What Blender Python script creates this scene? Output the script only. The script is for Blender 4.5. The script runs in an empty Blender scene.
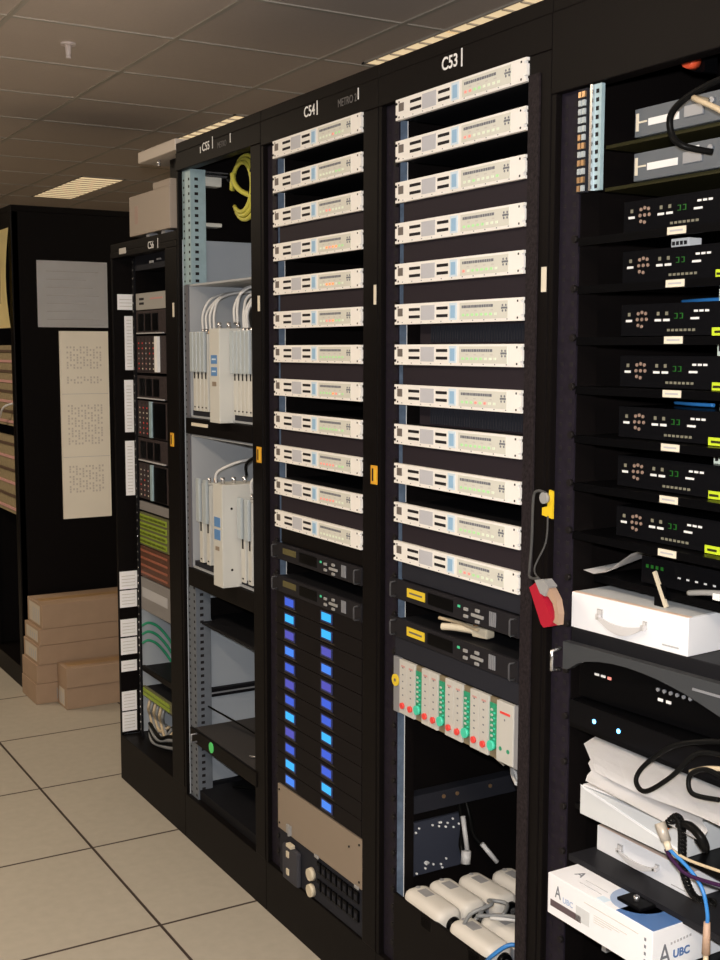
import bpy, bmesh, math, random
from mathutils import Vector, Matrix
random.seed(4)
scene = bpy.context.scene
COL = scene.collection

# ------------------------------------------------------------------ materials
MATS = {}
def mat(name, col, rough=.5, metal=0., emit=None, es=0., noise=0., nscale=40., bump=0., bscale=200., alpha=1., trans=0.):
    if name in MATS: return MATS[name]
    m = bpy.data.materials.new(name); m.use_nodes = True
    nt = m.node_tree; b = nt.nodes['Principled BSDF']
    b.inputs['Base Color'].default_value = (*col, 1); b.inputs['Roughness'].default_value = rough
    b.inputs['Metallic'].default_value = metal
    if emit: b.inputs['Emission Color'].default_value = (*emit, 1); b.inputs['Emission Strength'].default_value = es
    if trans: b.inputs['Transmission Weight'].default_value = trans
    if max(col) < .08 and not metal: b.inputs['Specular IOR Level'].default_value = .06
    if noise or bump:
        tc = nt.nodes.new('ShaderNodeTexCoord')
    if noise:
        n = nt.nodes.new('ShaderNodeTexNoise'); n.inputs['Scale'].default_value = nscale; n.inputs['Detail'].default_value = 4
        nt.links.new(tc.outputs['Object'], n.inputs['Vector'])
        r = nt.nodes.new('ShaderNodeMix'); r.data_type = 'RGBA'
        r.inputs[6].default_value = (*[max(0, c*(1-noise)) for c in col], 1)
        r.inputs[7].default_value = (*[min(1, c*(1+noise)) for c in col], 1)
        nt.links.new(n.outputs['Fac'], r.inputs[0]); nt.links.new(r.outputs[2], b.inputs['Base Color'])
    if bump:
        n2 = nt.nodes.new('ShaderNodeTexNoise'); n2.inputs['Scale'].default_value = bscale
        nt.links.new(tc.outputs['Object'], n2.inputs['Vector'])
        bp = nt.nodes.new('ShaderNodeBump'); bp.inputs['Strength'].default_value = bump; bp.inputs['Distance'].default_value = .002
        nt.links.new(n2.outputs['Fac'], bp.inputs['Height']); nt.links.new(bp.outputs['Normal'], b.inputs['Normal'])
    MATS[name] = m
    return m

BLK = mat('black_powder_coat', (.0055, .0045, .0045), .42, bump=.12, bscale=500)
BLK2 = mat('black_gloss_plastic', (.0025, .0025, .003), .3)
DARK = mat('dark_steel', (.010, .010, .012), .5)
DARKB = mat('dark_blue_grey_metal', (.022, .023, .030), .5)
RAILD = mat('dark_rail_paint', (.017, .014, .021), .45, noise=.4, nscale=60)
RAILB = mat('blue_grey_rail', (.13, .18, .26), .4, .2, noise=.6, nscale=50)
RAILG = mat('grey_rail', (.13, .15, .18), .45, noise=.2, nscale=40)
ZINC = mat('galvanised_steel', (.36, .50, .56), .42, .2, noise=.25, nscale=30)
GREYP = mat('grey_side_panel', (.40, .44, .49), .6)
GREYC = mat('light_grey_chassis', (.36, .38, .41), .5)
WHT = mat('warm_white_panel', (.85, .83, .80), .5)
WHT2 = mat('warm_white_enclosure', (.72, .71, .65), .5)
SLOT = mat('slot_black', (.02, .018, .02), .5)
VENT = mat('vent_grey', (.50, .51, .56), .6, noise=.25, nscale=900)
DISP = mat('display_grey', (.66, .66, .60), .45)
TXTG = mat('printed_grey', (.16, .17, .2), .6)
BLUEB = mat('blue_badge', (.30, .50, .72), .5)
BLUEBW = mat('pale_blue_badge_edge', (.62, .74, .85), .5)
ICON = mat('icon_grey', (.14, .12, .11), .5)
SCR = mat('screw_black', (.015, .013, .013), .35)
CHR = mat('chrome', (.7, .7, .72), .25, .9)
SILV = mat('silver_plastic', (.30, .31, .34), .4, .3)
YEL = mat('yellow_label', (.75, .55, .03), .6)
YELG = mat('yellow_green_label', (.55, .70, .02), .6)
ORG = mat('amber_tag', (.75, .38, .03), .5)
CREAM = mat('cream_label', (.70, .64, .52), .7)
PAPER = mat('white_paper', (.92, .92, .94), .8, noise=.05, nscale=8)
PAPERW = mat('cream_paper', (.92, .86, .74), .8, noise=.05, nscale=8)
PAPERY = mat('yellow_paper', (.95, .84, .48), .8)  # even yellow base colour of the curling sheet
INK = mat('ink_grey', (.42, .42, .44), .8)
INKR = mat('ink_red', (.55, .3, .28), .8)
INKF = mat('faint_ink', (.58, .56, .53), .8)
LETTER = mat('white_lettering', (.85, .85, .85), .5)
LETTERD = mat('faded_lettering', (.12, .115, .115), .6)
CARD = mat('brown_cardboard', (.36, .25, .17), .8, noise=.1, nscale=14)
CARDT = mat('packing_tape', (.37, .23, .11), .5)
CARDL = mat('box_label', (.52, .46, .38), .7)
BEIGE = mat('beige_metal', (.27, .215, .165), .5)
BEIGEK = mat('beige_plastic', (.62, .55, .42), .5)
GRN = mat('circuit_green', (.02, .30, .16), .5, noise=.6, nscale=260)
MINT = mat('mint_button', (.06, .62, .42), .45)
RED = mat('red_button', (.80, .06, .05), .5)
REDT = mat('red_plastic', (.40, .01, .03), .4)
SKIN = mat('tan_plastic', (.42, .28, .20), .5)
GREYT = mat('mid_grey_plastic', (.30, .30, .30), .5)
CARDF = mat('card_front', (.54, .53, .50), .5)
BROWN = mat('brown_red_unit', (.09, .035, .02), .5, noise=.5, nscale=80)
YGRN = mat('lime_patch_panel', (.26, .36, .03), .5, noise=.5, nscale=200)
GREYU = mat('unit_grey', (.22, .21, .21), .5, noise=.2, nscale=200)
BRNU = mat('unit_dark_brown', (.045, .035, .036), .5, noise=.5, nscale=90)
GCAB = mat('green_cable', (.03, .30, .16), .4)
YCAB = mat('yellow_fibre', (.60, .56, .09), .4)
BCAB = mat('beige_cable', (.52, .42, .28), .45)
WCAB = mat('pale_cable', (.60, .60, .60), .4)
GRCAB = mat('grey_cable', (.22, .23, .24), .4)
KCAB = mat('black_cable', (.005, .005, .005), .35)
OCAB = mat('orange_cable', (.50, .13, .03), .4)
BLCAB = mat('blue_cable', (.03, .19, .52), .4)
PCAB = mat('purple_cable', (.035, .012, .045), .3)
BRASS = mat('brass_connector', (.7, .45, .25), .3, .8)
WBOX = mat('glossy_white_card', (.82, .83, .87), .45)
WBOXG = mat('grey_white_card', (.60, .62, .64), .6)
PINKE = mat('pinkish_fold', (.80, .62, .52), .5)
HNDL = mat('clear_grey_handle', (.58, .57, .58), .35)
PBLUE = mat('printed_blue', (.07, .16, .38), .4)
PBLUE2 = mat('printed_pale_blue', (.33, .42, .60), .45)
PGREY = mat('printed_dark_bar', (.10, .07, .08), .5)
OLIVE = mat('olive_shelf', (.035, .032, .014), .5)
DEVG = mat('blue_grey_device', (.10, .115, .135), .45)
DEVG2 = mat('slate_device', (.065, .075, .085), .45)
ADPW = mat('adaptor_white', (.66, .63, .58), .5)
ADPL = mat('adaptor_label', (.30, .30, .31), .6)
TRANS = mat('clear_pocket', (.42, .47, .50), .3)
GREEN = mat('green_round', (.1, .75, .2), .5)
MOD = mat('module_ivory', (.56, .56, .53), .5)
MODB = mat('module_blue_print', (.10, .24, .50), .5)
ESC = mat('sprinkler_white', (.95, .85, .82), .4)
L_GRN = mat('led_green', (.45, .75, .40), .4, emit=(.3, 1, .25), es=.10)
L_AMB = mat('led_amber', (.9, .3, .1), .4, emit=(1, .22, .05), es=1.0)
L_PAL = mat('led_pale', (.72, .78, .66), .4, emit=(.8, 1, .7), es=.08)
L_RED = mat('led_red', (.85, .35, .30), .4, emit=(1, .15, .1), es=.25)
L_BLU = mat('led_blue', (.1, .4, .9), .4, emit=(.15, .5, 1), es=5)
L_DG = mat('digit_green', (.01, .09, .01), .4, emit=(.02, .35, .03), es=.12)
LCDM = {'c': mat('lcd_cyan', (.01, .05, .08), .3, emit=(.03, .48, 1.0), es=1.0),
        'b': mat('lcd_blue', (.01, .02, .07), .3, emit=(.06, .13, .75), es=.9),
        'm': mat('lcd_mid_blue', (.01, .03, .08), .3, emit=(.05, .24, .92), es=.95),
        'v': mat('lcd_violet', (.015, .015, .06), .3, emit=(.10, .10, .55), es=.85)}
LCDH = mat('lcd_surround', (.02, .03, .12), .3)
GRCAB2 = mat('thin_grey_cord', (.07, .07, .07), .5)
HGREY = mat('handle_grey', (.07, .07, .075), .4)
LUM = mat('luminaire_diffuser', (.6, .55, .45), .5, emit=(1, .74, .42), es=.75)

def grid_mat(name, px, py, ox, oy, w, base, joint, nz, rough, mott):
    m = bpy.data.materials.new(name); m.use_nodes = True
    nt = m.node_tree; N = nt.nodes; Lk = nt.links; b = N['Principled BSDF']; b.inputs['Roughness'].default_value = rough
    geo = N.new('ShaderNodeTexCoord'); sx = N.new('ShaderNodeSeparateXYZ'); Lk.new(geo.outputs['Object'], sx.inputs[0])
    def M(op, a, c=None):
        n = N.new('ShaderNodeMath'); n.operation = op
        for i, v in enumerate((a, c)):
            if v is None: continue
            if isinstance(v, (int, float)): n.inputs[i].default_value = v
            else: Lk.new(v, n.inputs[i])
        return n.outputs[0]
    def line(o, per, off):
        f = M('FRACT', M('DIVIDE', M('SUBTRACT', o, off), per))
        d = M('MULTIPLY', M('MINIMUM', f, M('SUBTRACT', 1., f)), per)
        return M('LESS_THAN', d, w)
    msk = M('MAXIMUM', line(sx.outputs[0], px, ox), line(sx.outputs[1], py, oy))
    nz1 = N.new('ShaderNodeTexNoise'); nz1.inputs['Scale'].default_value = nz; nz1.inputs['Detail'].default_value = 6
    Lk.new(geo.outputs['Object'], nz1.inputs['Vector'])
    mx = N.new('ShaderNodeMix'); mx.data_type = 'RGBA'
    mx.inputs[6].default_value = (*[c*(1-mott) for c in base], 1); mx.inputs[7].default_value = (*[c*(1+mott) for c in base], 1)
    Lk.new(nz1.outputs['Fac'], mx.inputs[0])
    m2 = N.new('ShaderNodeMix'); m2.data_type = 'RGBA'; Lk.new(msk, m2.inputs[0]); Lk.new(mx.outputs[2], m2.inputs[6])
    m2.inputs[7].default_value = (*joint, 1); Lk.new(m2.outputs[2], b.inputs['Base Color'])
    bp = N.new('ShaderNodeBump'); bp.inputs['Strength'].default_value = .4; bp.inputs['Distance'].default_value = .003
    Lk.new(M('SUBTRACT', 1., msk), bp.inputs['Height']); Lk.new(bp.outputs['Normal'], b.inputs['Normal'])
    return m
FLOORM = grid_mat('raised_floor_tile', .61, .61, -.297, 3.055, .0045, (.43, .395, .335), (.05, .035, .03), 30, .5, .1)
CEILM = grid_mat('ceiling_tile', .6, .6, -.34, 4.235, .0, (.74, .64, .57), (.3, .3, .3), 90, .9, .05)
WALLM = mat('wall_paint', (.055, .045, .038), .8, noise=.05, nscale=5)
TBAR = mat('ceiling_bar', (.62, .57, .50), .5)

# ------------------------------------------------------------------ mesh builder
class MB:
    def __init__(self): self.bm = bmesh.new(); self.ms = []
    def mi(self, m):
        if m not in self.ms: self.ms.append(m)
        return self.ms.index(m)
    def _add(self, geomfaces, m):
        i = self.mi(m)
        for f in geomfaces: f.material_index = i
    def box(self, x0, x1, y0, y1, z0, z1, m, bev=0., mtx=None, seg=2):
        r = bmesh.ops.create_cube(self.bm, size=1); vs = r['verts']
        for v in vs:
            v.co = Vector(((x0+x1)/2+v.co.x*(x1-x0), (y0+y1)/2+v.co.y*(y1-y0), (z0+z1)/2+v.co.z*(z1-z0)))
        fs = list({f for v in vs for f in v.link_faces})
        if bev:
            es = list({e for v in vs for e in v.link_edges})
            r2 = bmesh.ops.bevel(self.bm, geom=vs+es, offset=bev, segments=seg, affect='EDGES', profile=.6)
            fs = list({f for f in r2['faces']} | {f for f in fs if f.is_valid})
            vs = list({v for f in fs for v in f.verts})
        if mtx: bmesh.ops.transform(self.bm, matrix=mtx, verts=vs)
        self._add(fs, m); return self
    def sb(self, s0, s1, z0, z1, x0, x1, m, bev=0., mtx=None):      # s runs to the right seen from the aisle
        return self.box(x0, x1, -s1, -s0, z0, z1, m, bev, mtx)
    def cyl(self, p0, p1, r0, m, r1=None, seg=12, cap=True, smooth=True):
        p0 = Vector(p0); p1 = Vector(p1); r1 = r0 if r1 is None else r1
        d = p1-p0; q = d.to_track_quat('Z', 'Y').to_matrix().to_4x4()
        r = bmesh.ops.create_cone(self.bm, cap_ends=cap, segments=seg, radius1=r0, radius2=r1, depth=d.length)
        bmesh.ops.transform(self.bm, matrix=Matrix.Translation((p0+p1)/2) @ q, verts=r['verts'])
        fs = list({f for v in r['verts'] for f in v.link_faces})
        if smooth:
            for f in fs:
                if len(f.verts) == 4: f.smooth = True
        self._add(fs, m); return self
    def tube(self, pts, r, m, seg=8, sub=6):
        pts = [Vector(p) for p in pts]
        if len(pts) > 2 and sub > 1:
            out = []
            P = [pts[0]] + pts + [pts[-1]]
            for i in range(1, len(P)-2):
                for k in range(sub):
                    t = k/sub; a, b, c, d = P[i-1], P[i], P[i+1], P[i+2]
                    out.append(.5*((2*b)+(-a+c)*t+(2*a-5*b+4*c-d)*t*t+(-a+3*b-3*c+d)*t**3))
            out.append(pts[-1]); pts = out
        rings = []; up = None
        for i, p in enumerate(pts):
            d = (pts[min(i+1, len(pts)-1)]-pts[max(i-1, 0)])
            if d.length < 1e-9: d = Vector((0, 0, 1))
            d.normalize()
            if up is None: up = d.orthogonal().normalized()
            up = (up-d*up.dot(d))
            if up.length < 1e-6: up = d.orthogonal()
            up.normalize(); w = d.cross(up)
            rings.append([self.bm.verts.new(p+r*(math.cos(a)*up+math.sin(a)*w)) for a in [2*math.pi*k/seg for k in range(seg)]])
        fs = []
        for a, b in zip(rings, rings[1:]):
            for k in range(seg):
                f = self.bm.faces.new((a[k], a[(k+1) % seg], b[(k+1) % seg], b[k])); f.smooth = True; fs.append(f)
        fs.append(self.bm.faces.new(rings[0][::-1])); fs.append(self.bm.faces.new(rings[-1]))
        self._add(fs, m); return self
    def prism(self, poly, x0, x1, m):        # poly in (s, z), extruded along x
        a = [self.bm.verts.new((x0, -s, z)) for s, z in poly]; b = [self.bm.verts.new((x1, -s, z)) for s, z in poly]
        n = len(poly); fs = [self.bm.faces.new(a), self.bm.faces.new(b[::-1])]
        for k in range(n): fs.append(self.bm.faces.new((a[k], b[k], b[(k+1) % n], a[(k+1) % n])))
        bmesh.ops.recalc_face_normals(self.bm, faces=fs)
        self._add(fs, m); return self
    def sheet(self, rows, m, th=.001):       # grid of points, thickened downwards along the mean normal
        g = [[self.bm.verts.new(p) for p in r] for r in rows]; fs = []
        for i in range(len(g)-1):
            for j in range(len(g[0])-1):
                f = self.bm.faces.new((g[i][j], g[i][j+1], g[i+1][j+1], g[i+1][j])); fs.append(f)
        r = bmesh.ops.solidify(self.bm, geom=fs, thickness=th)
        fs += [f for f in r['geom'] if isinstance(f, bmesh.types.BMFace)]
        fs = list(set(fs)); bmesh.ops.recalc_face_normals(self.bm, faces=fs)
        self._add(fs, m); return self
    def build(self, name, parent=None, loc=None):
        me = bpy.data.meshes.new(name); self.bm.normal_update(); self.bm.to_mesh(me); self.bm.free()
        for m in self.ms: me.materials.append(m)
        o = bpy.data.objects.new(name, me); COL.objects.link(o)
        if parent: o.parent = parent
        if loc: o.location = loc
        return o

def tag(o, label, cat, group=None, kind=None):
    if label: o['label'] = label
    if cat: o['category'] = cat
    if group: o['group'] = group
    if kind: o['kind'] = kind
    return o
def thing(name, label, cat, loc=(0, 0, 0), rz=0., group=None):
    o = bpy.data.objects.new(name, None); COL.objects.link(o); o.location = loc; o.rotation_euler = (0, 0, rz)
    o.empty_display_size = .02
    return tag(o, label, cat, group)
KIDS = {}
def copy_tree(o, parent=None):
    c = o.copy(); COL.objects.link(c); c.parent = parent
    for ch in [k for k in COL.objects if k.parent == o]: copy_tree(ch, c)
    return c
def struct(name, mb):
    o = mb.build(name); o['kind'] = 'structure'; return o
def lettering(body, size, m, parent, s, z, x, name='lettering', face='front', ext=.0003, sx=1., off=0.):
    cu = bpy.data.curves.new(name, 'FONT'); cu.body = body; cu.size = size; cu.extrude = ext; cu.offset = off
    t = bpy.data.objects.new(name, cu); COL.objects.link(t)
    bpy.context.view_layer.update()
    me = bpy.data.meshes.new_from_object(t.evaluated_get(bpy.context.evaluated_depsgraph_get()))
    bpy.data.objects.remove(t); bpy.data.curves.remove(cu)
    for v in me.vertices:
        a, b, c = v.co
        if face == 'front': v.co = (x-c, -s-a*sx, z+b)
        elif face == 'side': v.co = (x+a*sx, s-c, z+b)           # on a face looking along -Y; s is world-like local y
        elif face == 'top': v.co = (x+b, -s-a*sx, z+c)
    me.materials.clear(); me.materials.append(m)
    o = bpy.data.objects.new(name, me); COL.objects.link(o); o.parent = parent
    return o

# ------------------------------------------------------------------ setting
XL, XR, Y0, Y1, H = -3.2, 3.0, -2.2, 13.0, 2.738
struct('floor', MB().box(XL, XR, Y0, Y1, -.1, 0, FLOORM))
struct('ceiling', MB().box(XL, XR, Y0, Y1, H, H+.1, CEILM))
struct('wall_left', MB().box(XL-.1, XL, Y0, Y1, 0, H, WALLM))
struct('wall_right', MB().box(XR, XR+.1, Y0, Y1, 0, H, WALLM))
struct('wall_far', MB().box(XL, XR, Y1, Y1+.1, 0, H, WALLM))
struct('wall_near', MB().box(XL, XR, Y0-.1, Y0, 0, H, WALLM))
g = MB()
y = 4.235-.6*10
while y < Y1:
    if y > Y0: g.box(XL, XR, y-.009, y+.009, H-.004, H, TBAR)
    y += .6
x = -.34-.6*4
while x < XR:
    if x > XL: g.box(x-.009, x+.009, Y0, Y1, H-.005, H, TBAR)
    x += .6
struct('trim_1', g)

# ceiling luminaires along the racks; unseen ones added over the aisle for ambient fill
def luminaire(x, y, label, power):
    t = thing('ceiling_luminaire', label, 'ceiling light', (x, y, H-.013), 0, 'louvred ceiling luminaires')
    f = MB(); w, l = .15, .6
    f.box(-w, w, -l, -l+.02, 0.006, .0128, TBAR).box(-w, w, l-.02, l, 0.006, .0128, TBAR).box(-w, -w+.008, -l, l, 0.006, .0128, TBAR).box(w-.008, w, -l, l, 0.006, .0128, TBAR)
    f.build('frame', t)
    MB().box(-w+.008, w-.008, -l+.02, l-.02, .009, .0128, LUM).build('diffuser', t)
    lv = MB()
    for i in range(1, 12): lv.box(-w+.008, w-.008, -l+i*.1-.003, -l+i*.1+.003, .003, .009, TBAR)
    lv.build('louvre', t)
    if power:
        ld = bpy.data.lights.new('luminaire_lamp', 'AREA'); ld.shape = 'RECTANGLE'; ld.size = .27; ld.size_y = 1.16
        ld.energy = power; ld.color = (1, .82, .60)
        lo = bpy.data.objects.new('luminaire_lamp', ld); COL.objects.link(lo); lo.parent = t; lo.location = (0, 0, -.005)
    return t
luminaire(1.18, 3.6, 'long glowing ceiling luminaire above the C53 and C54 rack headers', 9)
luminaire(1.18, 6.0, 'thin bright ceiling luminaire strip above the C55 rack header', 9)
luminaire(1.18, 8.4, 'bright louvred ceiling luminaire above the far dark cabinet', 9)
for yy, w in ((-.6, 'nearest the camera end'), (3.0, 'beside the middle of the rack row'), (6.6, 'at the far end of the aisle')):
    luminaire(-1.8, yy, 'unseen fill luminaire added over the open aisle ' + w, 42)

t = thing('sprinkler_head', 'small white sprinkler head on the ceiling tile at upper left', 'sprinkler', (-.057, 4.495, H))
MB().cyl((0, 0, -.008), (0, 0, 0), .028, ESC, seg=20).build('escutcheon', t)
MB().cyl((0, 0, -.05), (0, 0, -.008), .009, ESC, .013).cyl((0, 0, -.056), (0, 0, -.05), .010, ESC).build('nozzle', t)

# ------------------------------------------------------------------ racks
YB = {52: 1.765, 53: 2.375, 54: 2.985, 55: 3.595, 56: 4.235}
def rail_mb(m, z0, z1, blue=False):
    r = MB(); k = 0 if m in (ZINC, RAILG) else .014
    r.sb(.013-k, .078-k, z0, z1, .014, .018, m)
    r.sb(.074-k, .078-k, z0, z1, .018, .065, m if m in (ZINC, RAILG) else BLK)
    if blue:
        r.sb(.0595, .0605+.004, z0, z1, .018, .036, RAILB).sb(.0590, .0595+.006, z0, z1, .036, .0375, LETTER)
    z = z0+.012; i = 0
    while z < z1-.01:
        r.sb(.062-k, .071-k, z-.004, z+.004, .0134, .014, SLOT)
        r.sb(.022, .030, z-.003, z+.003, .0134, .014, SLOT)
        if m in (ZINC, RAILG): r.sb(.078-k, .0784-k, z-.0045, z+.0045, .028, .040, SLOT)
        z += .01482*1.5; i += 1
    return r
def screws_mb(zs):
    return MB().cyl((.006, -.060, 0), (.0134, -.060, 0), .0065, SCR, seg=8)
def rack(k, top, h0, base, label, rail, right_w=.065, grey=None, width=.61):
    w = width-.001
    t = thing('server_rack', label, 'equipment rack', (0, YB[k], 0), 0, 'row of black equipment racks')
    D = .9
    MB().sb(0, w, 0, base, .0, D, BLK, .002).build('base_plinth', t)
    MB().sb(0, w, top-.03, top, .0, D, BLK, .002).build('top_panel', t)
    hd = MB().sb(0, w, h0, top-.03, -.002, .03, BLK, .002).build('header', t)
    if grey:
        MB().sb(0, .012, base, grey, .012, D, GREYP).build('side_panel', t)['label'] = 'pale grey lower side panel'
        MB().sb(0, .012, grey, top-.03, .012, D, BLK).build('side_panel', t)
    else:
        MB().sb(0, .012, base, top-.03, .012, D, BLK).build('side_panel', t)
    MB().sb(w-.012, w, base, top-.03, .02, D, BLK).build('side_panel', t)
    MB().sb(.012, w-.012, base, top-.03, D-.01, D, BLK).build('rear_panel', t)
    MB().sb(0, .012, base, h0, .0, .012, BLK, .001).build('corner_post', t)
    MB().sb(w-right_w, w, base, h0, -.002, .02, BLK, .003).build('corner_post', t)
    z1 = h0 if top > 2.1 else h0
    if rail == ZINC:
        rail_mb(RAILG, base, 1.812).build('mounting_rail', t)
        rail_mb(ZINC, 1.812, z1).build('mounting_rail', t)['label'] = 'bright zinc upper rail'
    elif rail: rail_mb(rail, base, z1, k in (53, 54)).build('mounting_rail', t)
    r = rail_mb(ZINC if rail == ZINC else DARK, base, z1).build('mounting_rail', t); r.location = (.62, 0, 0)
    return t, hd
r53, h53 = rack(53, 2.25, 2.156, .15, 'black rack marked C53, full of bright white servers, nearest full rack', RAILD)
r54, h54 = rack(54, 2.25, 2.156, .15, 'black rack marked C54 with white servers over rows of blue displays', RAILD)
r55, h55 = rack(55, 2.25, 2.165, .15, 'black rack marked C55 with open grey interior and white cabled modules', ZINC, grey=1.955)
r56, h56 = rack(56, 1.985, 1.935, .17, 'shorter black rack at far end of row with white paper labels down its side', None, .105, grey=.70, width=.64)
r52, h52 = rack(52, 2.25, 2.075, .15, 'black rack at right edge holding black receivers, boxes and papers on shelves', RAILD)
# screws on left rails
for k, t, z0, z1 in ((53, r53, .2, 2.1), (54, r54, .2, 2.1), (55, r55, .9, 1.85), (52, r52, .3, 1.85)):
    zs = []; z = z0
    while z < z1: zs.append(z); z += .0445 if k in (53, 54) else .0889
    s0 = screws_mb(zs).build('rail_screw', t); s0.location.z = zs[0]
    for z in zs[1:]:
        c = s0.copy(); COL.objects.link(c); c.location.z = z
# bright galvanised upper part of rack C52 rail with coloured terminal strip
m = MB().sb(.075, .098, 1.89, 2.07, .012, .02, DARKB)
m.sb(.112, .118, 1.89, 2.072, .006, .02, CHR).sb(.118, .135, 1.89, 2.072, .012, .02, ZINC)
for i in range(12):
    z = 1.897+i*.0148
    c = BRASS if i in (0, 1, 3, 5, 6, 11) else TRANS
    m.sb(.079, .086, z-.005, z+.005, .008, .012, c).sb(.089, .096, z-.005, z+.005, .008, .012, c if i % 2 else TRANS)
    m.sb(.122, .129, z-.0035, z+.0035, .0112, .012, SLOT)
m.build('punched_strip', r52).location.x = -.013
# speckled vertical brush strip on the post between C53 and C52
MB().sb(.548, .58, .3, 2.12, -.006, -.002, mat('brush_strip_black', (.02, .016, .018), .5, noise=.9, nscale=150, bump=1, bscale=120)).build('brush_strip', r53)
# lettering
def bar(parent, s, z, h, m=LETTER): MB().sb(s, s+.004, z-h/2, z+h/2, -.0028, -.002, m).build('divider_mark', parent)
lettering('C53', .036, LETTER, h53, .254, 2.186, -.0024, off=.0006, sx=.95); bar(h53, .324, 2.199, .036)
lettering('C54', .036, LETTER, h54, .252, 2.190, -.0024, off=.0004, sx=.95); bar(h54, .320, 2.203, .034)
lettering('METRO 2', .026, LETTERD, h54, .425, 2.186, -.0024, sx=.85); bar(h54, .520, 2.201, .026)
lettering('C55', .034, LETTER, h55, .213, 2.197, -.0024, off=.0003, sx=.95); bar(h55, .288, 2.212, .034); bar(h55, .198, 2.203, .018)
lettering('METRO', .024, LETTERD, h55, .325, 2.19, -.0024, sx=.8); bar(h55, .413, 2.207, .026)
lettering('C56', .034, LETTER, h56, .385, 1.944, -.0024, sx=.95); bar(h56, .475, 1.957, .032)
MB().sb(.10, .17, 1.945, 1.965, -.0028, -.002, INKF).build('faded_sticker', h56)
# tags on the posts
for t, s, z, mm, w, h in ((r54, .595, 1.737, CREAM, .010, .045), (r53, .592, 1.742, CREAM, .014, .046), (r55, .588, 1.737, CREAM, .012, .042), (r56, .60, 1.737, CREAM, .012, .045)):
    MB().sb(s, s+w, z-h/2, z+h/2, -.0035, -.002, mm).build('latch_tag', t)['label'] = 'small cream tag on the post'
for t, s in ((r54, .585), (r55, .575), (r56, .565)):
    m = MB().sb(s, s+.028, 1.298, 1.342, -.004, -.002, ORG)
    m.sb(s+.005, s+.012, 1.305, 1.335, -.0044, -.004, SLOT); m.sb(s+.017, s+.022, 1.305, 1.332, -.0044, -.004, YEL)
    m.build('warning_tag', t)['label'] = 'small amber tag on the post'

# ------------------------------------------------------------------ white 1U servers
SW = .46; FR = lambda f: f*SW
def make_server():
    t = thing('rack_server', '', 'server')
    u = .0445
    MB().sb(.014, .446, .001, .0435, .003, .47, DARK).build('chassis', t)
    poly = [(0, 0), (SW, 0), (SW, .006), (SW-.007, .006), (SW-.007, .012), (SW, .012), (SW, .033), (SW-.007, .033), (SW-.007, .039), (SW, .039), (SW, u),
            (0, u), (0, .039), (.007, .039), (.007, .033), (0, .033), (0, .012), (.007, .012), (.007, .006), (0, .006)]
    f = MB().prism(poly, -.006, .003, WHT)
    for i in range(11): f.sb(.03+i*.038, .033+i*.038, .003, .005, -.0064, -.006, TXTG)
    for s in (.012, SW-.018): f.sb(s, s+.004, .004, .008, -.0064, -.006, SCR).sb(s, s+.004, .036, .040, -.0064, -.006, SCR)
    f.build('face_panel', t)
    MB().sb(FR(.030), FR(.072), .018, .035, -.0072, -.006, ICON).build('power_badge', t)
    for a, b in ((.128, .222), (.362, .452)):
        for z in (.0125, .0285):
            MB().sb(FR(a), FR(b), z, z+.0062, -.0068, -.006, SLOT).build('drive_slot', t)
    MB().sb(FR(.231), FR(.345), .008, .039, -.0066, -.006, VENT).build('vent_grille', t)
    MB().sb(FR(.466), FR(.525), .006, .041, -.0066, -.006, BLUEBW).sb(FR(.476), FR(.512), .010, .036, -.0070, -.0066, BLUEB).build('blue_badge', t)
    d = MB().sb(FR(.548), FR(.90), .006, .040, -.0068, -.006, DISP)
    x = .565
    random.seed(8)
    while x < .79:
        w = random.uniform(.008, .02); d.sb(FR(x), FR(x+w), .029, .0345, -.0072, -.0068, TXTG); x += w+.003
    for i in range(4): d.sb(FR(.60+i*.06), FR(.62+i*.06), .022, .0245, -.0072, -.0068, INKF)
    dp = d.build('status_display', t)
    for i in range(8):
        o = MB().sb(FR(.568+i*.034), FR(.568+i*.034+.017), .0125, .0175, -.0076, -.0068, L_PAL).build('status_led', dp)
        o.material_slots[0].link = 'OBJECT'; o.material_slots[0].material = L_PAL
    k = MB()
    for a in range(8):
        if a in (2, 6): continue
        an = a*math.pi/4
        k.cyl((-.0074, -FR(.876)-.0075*math.cos(an), .026+.0075*math.sin(an)), (-.0068, -FR(.876)-.0075*math.cos(an), .026+.0075*math.sin(an)), .0025, TXTG, seg=6)
    k.sb(FR(.876)-.005, FR(.876)+.005, .0245, .028, -.0076, -.0068, TXTG)
    k.build('round_emblem', t)
    return t
ORD = ['topmost', 'second', 'third', 'fourth', 'fifth', 'sixth', 'seventh', 'eighth', 'ninth', 'tenth', 'eleventh', 'lowest']
def ordl(i): return ('topmost' if i == 0 else 'lowest' if i == 11 else ORD[i] + ' from the top')
first = make_server(); used = False
led53 = ['rrggpppp', 'rrpppppp', 'ppyppppg', 'gggggppp', 'rpgggggp', 'gggggggp', 'gggggppp', 'gggrgrpp', 'gggggggp', 'gggggggp', 'gggggppp', 'grrggppp']
led54 = ['pppprggp', 'pppppggp', 'pprrpppp', 'pparaagg', 'ppaaapgp', 'pprraggp', 'gggggggg', 'ggggarpg', 'ggggggpg', 'rrrrrpgg', 'rrrrrppp', 'pppppppp']
LM = {'r': L_RED, 'g': L_GRN, 'p': L_PAL, 'a': L_AMB, 'y': L_GRN}
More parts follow.
